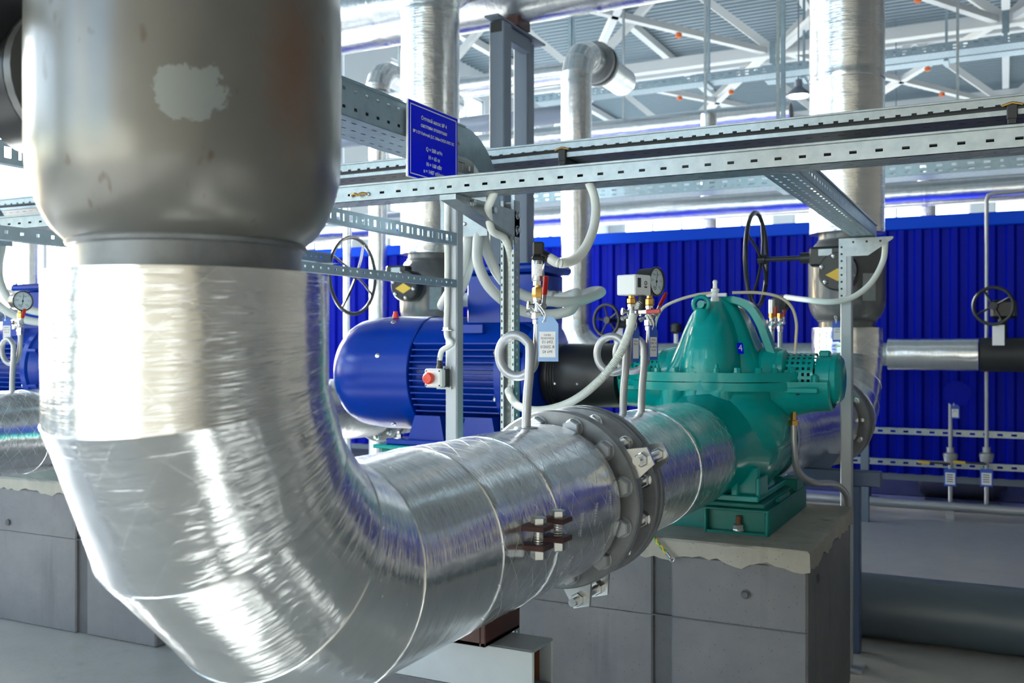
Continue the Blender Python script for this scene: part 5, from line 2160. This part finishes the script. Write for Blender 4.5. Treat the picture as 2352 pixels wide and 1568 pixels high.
def hang_tag(p, ang, w, h, lab, front, holder='tag_blue', rows=(), mirrored=False, sheer=False):
    """laminated tag on a loop of cord; p = hole, ang = facing"""
    t = thing('valve_tag', lab, 'tag', p)
    x = V((cos(ang), sin(ang), 0))
    n = x.cross(V((0, 0, 1)))
    T = tform(x, V((0, 0, 1)), n, p)
    b = MB()
    b.prism([(-w * 0.28, 0.012), (w * 0.45, 0.012), (w * 0.72, -0.006), (w * 0.72, -h), (-w * 0.28, -h)], V(p) - n * 0.0008, x, (0, 0, 1), n * 0.0016)
    b.build('holder', holder, t)
    b = MB()
    b.box((-w * 0.22, -h + 0.010, 0.0009), (w * 0.58, -0.024, 0.0014), 0, T)
    b.build('paper', 'paper', t)
    z = -0.030
    for body, sz in rows:
        me = text_mesh(body, sz, 'ink', 0.0001)
        o = put('lettering', me, t, T @ V((w * 0.18, z - sz * 0.4, 0.0016)), basis(x * (-1 if mirrored else 1), (0, 0, 1), n * (-1 if mirrored else 1)))
        z -= sz * 1.25
    b = MB()
    b.torus(V(p) + n * 0.0010, n, 0.003, 0.001, 14, 6)
    b.build('eyelet', 'zinc', t)
    b = MB()
    tp = V(front)
    b.tube(catmull([V(p) + n * 0.002, V(p) + V((0.004, 0, 0.018)) + n * 0.003, tp, tp + V((-0.012, 0.008, 0.004)), V(p) + V((-0.002, 0, 0.016)) - n * 0.002, V(p) - n * 0.001], 6), 0.0016, 6)
    b.build('cord', 'white', t)
    return t


# pressure transmitter on the nearer pipe
TXx, TXy = -1.02, 2.09
t = thing('pressure_transmitter', 'pressure transmitter with black plug on a looped tube, on the near pipe', 'gauge', (TXx, TXy, 1.2), None)
p = stem(t, TXx, TXy, 1.20, 1.452, 1)
b = MB()
b.lathe([(0, 0.030), (0.004, 0.028), (0.006, 0.014)], (TXx, TXy, 1.202), (0, 0, 1), 20)
b.build('weld_boss', 'foil', t)
p = needle_valve(t, p, 'red', (0.12, -0.05, 1))
b = MB()
b.lathe([(0, 0.0125), (0.003, 0.0145), (0.022, 0.0145), (0.025, 0.0125)], p, (0, 0, 1), 6)
b.lathe([(0.025, 0.008), (0.030, 0.008)], p, (0, 0, 1), 12)
b.build('brass_nut', 'brass', t)
p = p + V((0, 0, 0.030))
b = MB()
b.lathe([(0, 0.012), (0.010, 0.012)], p, (0, 0, 1), 6)
b.lathe([(0.010, 0.0145), (0.012, 0.0155), (0.058, 0.0155), (0.060, 0.0145)], p, (0, 0, 1), 28)
tb = b.build('sensor_body', 'chrome', t)
vd = (EYE - p)
vd.z = 0
vd.normalize()
lx = V((0, 0, 1)).cross(vd)
rs = []
for k in range(9):
    a = radians(-38 + 76 * k / 8)
    d = vd * cos(a) + lx * sin(a)
    rs.append([p + d * 0.0158 + V((0, 0, z)) for z in (0.022, 0.050)])
b = MB()
b.rings(rs, closed_u=False)
b.build('type_label', 'paper', tb)
b = MB()
for k in range(5):
    a = radians(-20 + 10 * (k % 3))
    d = vd * cos(a) + lx * sin(a)
    b.bar(p + d * 0.0161 + V((0, 0, 0.026 + k * 0.005)), p + d * 0.0161 + lx * 0.006 + V((0, 0, 0.026 + k * 0.005)), 0.0012, 0.0004)
b.build('writing', 'ink', tb)
p = p + V((0, 0, 0.060))
b = MB()
T = tform(lx, vd, (0, 0, 1), p)
b.box((-0.0165, -0.016, 0.0), (0.0165, 0.016, 0.010), 0.004, T)
b.box((-0.0135, -0.0135, 0.010), (0.0145, 0.0135, 0.044), 0.004, T)
b.lathe([(0, 0.013), (0.022, 0.0125), (0.026, 0.010)], p + lx * 0.008 + V((0, 0, 0.014)), lx * 0.9 + V((0, 0, -0.45)), 18)
b.build('plug_head', 'black', t)
hd = p + lx * 0.026 + V((0, 0, 0.006))
b = MB()
b.hose([hd, q(1288, 604, 2.12), q(1325, 592, 2.2), q(1352, 555, 2.3), q(1367, 505, 2.42), q(1366, 455, 2.55), q(1352, 418, 2.64)], 0.0112, 0.0044, 0.11)
o = b.build('corrugated_conduit', 'conduit', org=hd)
tag(o, 'white corrugated conduit from the transmitter plug up to the front tray', 'conduit', 'white corrugated conduits')
hang_tag(q(1249, 738, 2.08), radians(16), 0.048, 0.094, 'translucent pale blue tag with mirrored writing hanging below the transmitter', q(1238, 700, 2.09), 'tag_pale',
         (('КРАН', 0.006), ('ШАРОВОЙ', 0.006), ('DN 15', 0.0092), ('R 250D3', 0.0092), ('PN 42', 0.0092)), True)

# pressure switch and pressure gauge on the spool
SWx, SWy = -1.012, 2.727
t = thing('pressure_switch', 'pressure switch with white box on a looped tube', 'gauge', (SWx, SWy, 1.2))
p = stem(t, SWx, SWy, 1.198, 1.447, 1, 0.050)
p = needle_valve(t, p, 'red', (0.99, -0.1, 0.03), 1.22)
b = MB()
b.lathe([(0, 0.010), (0.004, 0.0145), (0.016, 0.0145), (0.018, 0.010), (0.03, 0.010)], p, (0, 0, 1), 6)
b.build('brass_nut', 'brass', t)
b = MB()
cxw = p + V((0.006, 0.0, 0.026))
T = tform((0.96, -0.28, 0), (0.28, 0.96, 0), (0, 0, 1), cxw)
b.box((-0.034, -0.04, 0), (0.034, 0.04, 0.060), 0.003, T)
tb = b.build('switch_case', 'white', t)
b = MB()
b.box((0.0335, -0.028, 0.022), (0.0346, -0.012, 0.050), 0, T)
b.box((-0.004, -0.0005, 0.0595), (0.006, 0.006, 0.063), 0, T)
b.build('scale_window', 'ink', tb)
b = MB()
c = T @ V((0.0347, 0.012, 0.036))
b.torus(c, (0.96, -0.28, 0), 0.0055, 0.001, 18, 6)
b.box((0.0342, 0.006, 0.022), (0.0348, 0.019, 0.026), 0, T)
b.build('maker_mark', 'ink', tb)
b = MB()
b.lathe([(0, 0.011), (0.012, 0.0125), (0.03, 0.012), (0.055, 0.009)], cxw + V((0.022, 0.005, 0)), (0, 0, -1), 16)
b.build('cable_gland', 'black_soft', t)
g0 = q(1452, 712, 2.76)
b = MB()
b.hose([cxw + V((0.022, 0.005, -0.02)), q(1456, 720, 2.755), q(1444, 765, 2.71), q(1418, 822, 2.67), q(1380, 870, 2.66), q(1330, 912, 2.68), q(1280, 935, 2.72), q(1228, 942, 2.78), q(1188, 930, 2.86), q(1168, 900, 2.96), V((UX + 0.004, UY + 0.022, 1.26)), V((UX + 0.004, UY + 0.022, 1.40)),
        V((UX + 0.006, UY + 0.022, 1.58)), V((UX + 0.006, UY + 0.015, 1.70)), V((UX + 0.006, UY - 0.03, 1.765)), V((UX + 0.004, UY - 0.12, 1.785)), q(1121, 480, 2.79), q(1127, 462, 2.70), q(1138, 436, 2.655), q(1141, 422, 2.65)], 0.0118, 0.0044, 0.11)
o = b.build('corrugated_conduit', 'conduit', org=cxw)
tag(o, 'long white corrugated conduit sagging from the pressure switch into the perforated upright', 'conduit', 'white corrugated conduits')
PGx, PGy = -1.0, 2.856
t = thing('pressure_gauge', 'round black pressure gauge with white dial beside the white switch box', 'gauge', (PGx, PGy, 1.2))
PG = t
p = stem(t, PGx, PGy, 1.198, 1.447, 1, 0.050)
p = needle_valve(t, p, 'red', (0.5, -0.1, 0.9), 1.22)
b = MB()
b.lathe([(0, 0.010), (0.003, 0.014), (0.020, 0.014), (0.023, 0.010), (0.034, 0.009)], p, (0, 0, 1), 6)
b.build('brass_nut', 'brass', t)
n = V((0.975, -0.22, 0)).normalized()
c = p + V((0, 0, 0.074))
b = MB()
b.lathe([(-0.030, 0.030), (-0.029, 0.041), (0.020, 0.042), (0.021, 0.0455), (0.027, 0.0455), (0.029, 0.043), (0.027, 0.0405), (0.0225, 0.0405)], c, n, 48, caps=True)
gb = b.build('gauge_case', 'black', t, sharp=30)
b = MB()
b.lathe([(0.0222, 0.0404), (0.0228, 0.0404)], c, n, 40)
b.build('dial', 'white', gb)
x, y, a = frame(n, (0, 0, 1))
b = MB()
for k in range(31):
    th = radians(-45 + 270 * k / 30)
    d = x * cos(th) + y * sin(th)
    b.bar(c + n * 0.0232 + d * (0.033 if k % 5 else 0.030), c + n * 0.0232 + d * 0.037, 0.0008 if k % 5 else 0.0014, 0.0003, hint=n)
b.build('scale', 'ink', gb)
for k, s in enumerate(('1,6', '1,2', '0,8', '0,6', '0,4', '0')):
    th = radians(-45 + 54 * k)
    d = x * cos(th) + y * sin(th)
    put('lettering', text_mesh(s, 0.009, 'ink', 0.0001), gb, c + n * 0.0234 + d * 0.0235, basis(x, y, n))
b = MB()
d = (x * 0.12 + y * 0.99).normalized()
b.bar(c + n * 0.0245 - d * 0.016, c + n * 0.0245 + d * 0.030, 0.0022, 0.0005, hint=n)
b.lathe([(0.0235, 0.004), (0.026, 0.0035)], c, n, 14)
b.build('needle', 'ink', gb)
b = MB()
b.torus(c + n * 0.0233 - y * 0.021 - x * 0.008, n, 0.0048, 0.0009, 18, 6)
b.build('maker_mark', 'ink', gb)
b = MB()
b.lathe([(0.0262, 0.0405), (0.0272, 0.0405)], c, n, 40)
b.build('glass', 'glass', gb)
ht1 = hang_tag(q(1457, 758, 2.74), radians(75), 0.036, 0.094, 'narrow edge-on tag hanging under the pressure switch valve', q(1454, 728, 2.74), 'tag_blue', (('КРАН', 0.007), ('DN 15', 0.008)))
ht2 = hang_tag(q(1497, 756, 2.86), radians(68), 0.038, 0.094, 'blue-edged paper tag hanging under the pressure gauge', q(1492, 725, 2.86), 'tag_blue', (('КРАН', 0.007), ('DN 15', 0.010), ('R 250D3', 0.008), ('PN 42', 0.008)))
dup(PG, DX, 'pressure gauge with white dial at the left edge of the picture')
tg = hang_tag(q(12, 735, 2.86), radians(30), 0.040, 0.094, 'blue-edged paper tag hanging below the gauge at the left edge', q(8, 715, 2.86), 'tag_blue', (('КРАН', 0.008), ('DN 15', 0.009), ('PN 42', 0.008)))

# gauges on the delivery side, behind the green pump
for k, (u, lab) in enumerate(((1773, 'left one of the small instrument stems behind the green pump'), (1792, 'instrument stem with red lever behind the green pump'))):
    p0 = at(u, 800, Y=4.62 + 0.06 * k)
    t = thing('instrument_stem', lab, 'gauge', (p0.x, p0.y, PZ + 0.18))
    b = MB()
    b.cyl((p0.x, p0.y, PZ + 0.15), (p0.x, p0.y, 1.47), 0.011, seg=14)
    b.build('tube', 'tube_steel', t)
    p1 = needle_valve(t, V((p0.x, p0.y, 1.465)), 'red', (0.05, -0.1, 1))
    b = MB()
    b.lathe([(0, 0.0145), (0.024, 0.0145)], p1, (0, 0, 1), 6)
    b.build('brass_nut', 'brass', t)
    b = MB()
    if k == 0:
        b.lathe([(0.024, 0.016), (0.085, 0.016), (0.09, 0.012)], p1, (0, 0, 1), 20)
        b.build('sensor_body', 'chrome', t)
    else:
        b.lathe([(-0.02, 0.04), (0.02, 0.042), (0.024, 0.036)], p1 + V((0, 0, 0.07)), (0.3, 0.95, 0), 28)
        b.build('gauge_case', 'black', t)

# two more tags further back
for (u, v, y, ang, lab) in ((1920, 742, 5.50, 0.15, 'blue-edged tag hanging on the foil bend behind the right grey post'), (2190, 932, 8.56, 0.1, 'small paper tag beside the dark blue disc on the shorter sampling pipe')):
    p = at(u, v, Y=y)
    hang_tag(p, ang, 0.062, 0.10, lab, p + V((0.0, 0.02, 0.035)), 'tag_blue', (('КРАН', 0.010), ('DN 25', 0.012)))
# ------------------------------------------------------------------ pipework in the background


def bgpipe(label, cat='pipe', group=None, name='foil_pipe', loc=(0, 0, 0)):
    return thing(name, label, cat, loc, group)


def runs(t, pts, r, m='foil_far', seg=2.0, n=28):
    for a, b2 in zip(pts, pts[1:]):
        a, b2 = V(a), V(b2)
        ln = (b2 - a).length
        k = max(1, int(ln / seg))
        for i in range(k):
            foil_straight(t, a.lerp(b2, i / k), a.lerp(b2, (i + 1) / k) + (b2 - a).normalized() * 0.01, r, m, lip=0.003, end_r=r * 0.8, n=n)


# upright with bends at both ends, then the level pipe along the partition
x1 = at(1324, 793, Y=8.2).x
t = bgpipe('slim foil pipe standing left of the pump gauges, bent at top and bottom', loc=(x1, 8.2, 1.3))
runs(t, [(x1, 8.2, 1.62), (x1, 8.2, 3.80)], 0.14)
foil_bend(t, (x1 + 0.29, 8.2, 1.62), (-1, 0, 0), (0, 0, -1), 0.29, 0.14, (11.25, 33.75, 56.25, 78.75), 'foil_far', n=28)
foil_bend(t, (x1, 8.49, 3.80), (0, -1, 0), (0, 0, 1), 0.29, 0.14, (11.25, 33.75, 56.25, 78.75), 'foil_far', n=28)
runs(t, [(x1, 8.45, 4.09), (x1, 9.4, 4.09)], 0.14)
b = MB()
b.cyl((x1, 8.62, 4.09), (x1, 8.66, 4.09), 0.20, seg=28)
b.cyl((x1, 8.72, 4.09), (x1, 8.76, 4.09), 0.20, seg=28)
b.build('flange', 'flange_grey', t)
xa = at(2040, 815, Y=8.2).x
xb = at(2248, 815, Y=8.2).x
t = bgpipe('bare grey pipe running level in front of the blue partition', name='level_pipe', loc=(-1.5, 8.2, 1.33))
b = MB()
b.cyl((x1 + 0.27, 8.2, 1.33), (xa + 0.05, 8.2, 1.33), 0.09, seg=32)
b.build('tube', 'galv', t)
for xx in (-2.6, -1.0):
    b = MB()
    b.box((xx - 0.03, 8.17, 0), (xx + 0.03, 8.23, 1.25))
    b.build('prop', 'column_grey', t)
t = bgpipe('thicker foil-wrapped length of level pipe right of the dark valve', name='level_pipe', loc=(xa, 8.2, 1.33))
foil_straight(t, (xa, 8.2, 1.33), (xb, 8.2, 1.33), 0.125, 'foil_far', end_r=0.09, n=36)
t = thing('butterfly_valve', 'black valve with handwheel on the level pipe at the right edge', 'valve', (xb + 0.17, 8.2, 1.33), 'small handwheel valves')
b = MB()
b.lathe([(0.0, 0.09), (0.005, 0.128), (0.31, 0.128), (0.315, 0.09)], (xb + 0.005, 8.2, 1.33), (1, 0, 0), 36)
b.build('body', 'black_soft', t)
b = MB()
b.cyl((xb + 0.16, 8.2, 1.44), (xb + 0.16, 8.2, 1.66), 0.035, seg=16)
b.box((xb + 0.08, 8.12, 1.60), (xb + 0.26, 8.26, 1.74), 0.02)
b.build('gearbox', 'black', t)
c = V((xb + 0.10, 7.98, 1.69))
b = MB()
b.cyl(c + V((0, -0.01, 0)), c + V((0, 0.16, 0)), 0.016, seg=12)
b.build('drive_shaft', 'black', t)
handwheel(t, c, (-0.2, -1, 0), 0.135, 0.013, 'black', 4, 0.02)
b = MB()
b.box((c.x - 0.005, 7.99, 1.40), (c.x + 0.075, 7.994, 1.55), 0.001)
o = b.build('valve_tag', 'paper', org=(c.x, 7.99, 1.55))
tag(o, 'white paper tag under the handwheel at the right edge', 'tag')
t = bgpipe('foil-wrapped end of the level pipe beyond the black valve', name='level_pipe', loc=(xb + 0.4, 8.2, 1.33))
foil_straight(t, (xb + 0.32, 8.2, 1.33), (2.9, 8.2, 1.33), 0.115, 'foil_far', end_r=0.09, n=36)
for xx in (xb + 0.9, 2.6):
    b = MB()
    b.box((xx - 0.03, 8.17, 0), (xx + 0.03, 8.23, 1.23))
    b.build('prop', 'column_grey', t)
# small valve with handwheel left of the pump gauges
c = at(1393, 735, Y=7.9)
t = thing('butterfly_valve', 'small black handwheel valve left of the pump gauges', 'valve', c, 'small handwheel valves')
handwheel(t, c, (-0.3, -1, 0), 0.135, 0.014, 'black', 5, 0.02)
b = MB()
b.cyl(c, c + V((0.05, 0.26, 0)), 0.02, seg=12)
b.box((c.x + 0.0, 8.1, c.z - 0.07), (c.x + 0.18, 8.26, c.z + 0.05), 0.02)
b.cyl((c.x + 0.1, 8.2, 1.40), (c.x + 0.1, 8.2, c.z), 0.035, seg=14)
b.build('gearbox', 'black', t)
b = MB()
b.lathe([(0, 0.09), (0.003, 0.115), (0.14, 0.115), (0.143, 0.09)], (c.x + 0.03, 8.2, 1.33), (1, 0, 0), 28)
b.build('body', 'black_soft', t)
b = MB()
b.box((c.x + 0.05, 7.95, c.z - 0.21), (c.x + 0.13, 7.954, c.z - 0.07), 0.001)
o = b.build('valve_tag', 'paper', org=c)
tag(o, 'white paper tag under the small handwheel left of the pump gauges', 'tag')
c = at(1553, 770, Y=8.2)
t = thing('drain_cock', 'tiny dark cock on top of the level pipe left of the green pump', 'valve', c)
b = MB()
b.cyl((c.x, 8.2, 1.41), (c.x, 8.2, 1.50), 0.02, seg=12)
b.build('stem', 'white', t)
b = MB()
b.lathe([(0, 0.02), (0.02, 0.05), (0.08, 0.05), (0.1, 0.02)], (c.x, 8.2, 1.50), (0, 0, 1), 14)
b.build('knob', 'black', t)

# left: upright pipes before the partition
VP = [
    (868, 8.45, 0.095, 0.0, 4.05, 'foil upright pipe left of the tall riser, with a bend at its top', True),
    (798, 8.5, 0.045, 0.0, 3.2, 'thin pale upright pipe at the left end of the blue partition', False),
    (70, 7.4, 0.10, 0.0, 3.0, 'bright foil upright pipe at the left edge behind the blue motor', False),
    (2128, 10.2, 0.085, 0.0, 3.7, 'foil upright pipe showing over the partition near the right edge', False),
    (1628, 10.4, 0.085, 0.0, 3.9, 'foil upright pipe showing over the partition above the green pump', False),
    (1020, 10.3, 0.10, 0.0, 4.4, 'foil upright pipe just right of the tall riser', False),
]
for k, (u, y, r, z0, z1, lab, bend) in enumerate(VP):
    x = at(u, 793, Y=y).x
    t = bgpipe(lab, group='upright pipes in the background', loc=(x, y, 0))
    runs(t, [(x, y, z0), (x, y, z1)], r, n=24)
    if bend:
        foil_bend(t, (x, y + 0.22, z1), (0, -1, 0), (0, 0, 1), 0.22, r + 0.03, (11.25, 33.75, 56.25, 78.75), 'foil_far', n=24)
        runs(t, [(x, y + 0.2, z1 + 0.22), (x, y + 1.6, z1 + 0.22)], r + 0.03, n=24)
HP = [
    (10.6, 4.62, 0.13, -11.0, -4.5, 'upper foil pipe running level behind the twin columns', 'foil_far'),
    (11.0, 4.25, 0.11, -11.0, -4.68, 'lower grey pipe running level behind the twin columns', 'column_grey'),
    (9.75, 2.80, 0.12, -9.0, 3.5, 'foil pipe running level just above the blue partition', 'foil_far'),
    (13.5, 4.55, 0.17, -9.0, -2.6, 'wide foil duct running level high behind the pump gauges', 'foil_far'),
    (12.5, 3.3, 0.14, -10.5, 4.0, 'dim grey pipe running level far behind the partition', 'column_grey'),
    (7.4, 3.05, 0.17, -11.5, -7.2, 'bright foil pipe running level at the upper left edge', 'foil_far'),
]
for k, (y, z, r, xa_, xb_, lab, m) in enumerate(HP):
    t = bgpipe(lab, group='level pipes in the background', name='level_pipe', loc=((xa_ + xb_) / 2, y, z))
    if m == 'foil_far':
        runs(t, [(xa_, y, z), (xb_, y, z)], r, n=24)
    else:
        b = MB()
        b.cyl((xa_, y, z), (xb_, y, z), r, seg=24)
        b.build('tube', m, t)
    xx = xa_ + 1.0
    while xx < xb_:
        b = MB()
        b.box((xx - 0.015, y - 0.015, z + r * 0.9), (xx + 0.015, y + 0.015, ZC if y < 12 else 8.3))
        b.build('hanger_rod', 'galv', t)
        xx += 3.0

# hung cable trays further back
for (y, z, x0_, x1_, lab) in ((8.85, 2.83, -4.5, 3.5, 'perforated tray running level above the blue partition'), (13.6, 5.15, -6.5, 2.0, 'tray hung under the roof left of the tall right riser'), (16.0, 5.7, -3.5, 6.0, 'tray hung under the roof at the upper right')):
    t = tray('cable_tray', lab, (x0_, y, z), (1, 0, 0), (0, 1, 0), x1_ - x0_, 0.3, 0.10, 0.12, (0.05, 0.02), 0.03, 'galv_side', None, 'trays hung in the background', 2)
    xx = x0_ + 0.6
    while xx < x1_:
        b = MB()
        b.box((xx - 0.018, y + 0.13, z + 0.05), (xx + 0.018, y + 0.166, ZC))
        b.box((xx - 0.03, y - 0.03, z - 0.04), (xx + 0.03, y + 0.33, z - 0.002))
        b.build('hanger', 'galv_side', t)
        xx += 2.1

# pump stand behind the base: blue-grey gusset and legs under the delivery pipe
t = thing('delivery_support', 'blue-grey steel stand under the delivery pipe behind the green base', 'support', (-0.80, 4.93, 0))
b = MB()
b.box((-0.92, 4.66, 0.76), (-0.50, 4.72, 0.83), 0.004)
b.build('cross_beam', 'blue_grey', t)
b = MB()
b.prism([(-0.16, 0), (0.10, 0), (0.0, -0.16), (-0.16, -0.16)], (-0.78, 4.68, 0.90), (1, 0, 0), (0, 0, 1), (0, 0.012, 0))
b.build('gusset', 'blue_grey', t)
for xx in (-0.88, -0.62):
    b = MB()
    b.box((xx - 0.03, 4.66, 0.0), (xx + 0.03, 4.72, 0.76), 0.004)
    b.build('leg', 'blue_grey', t)
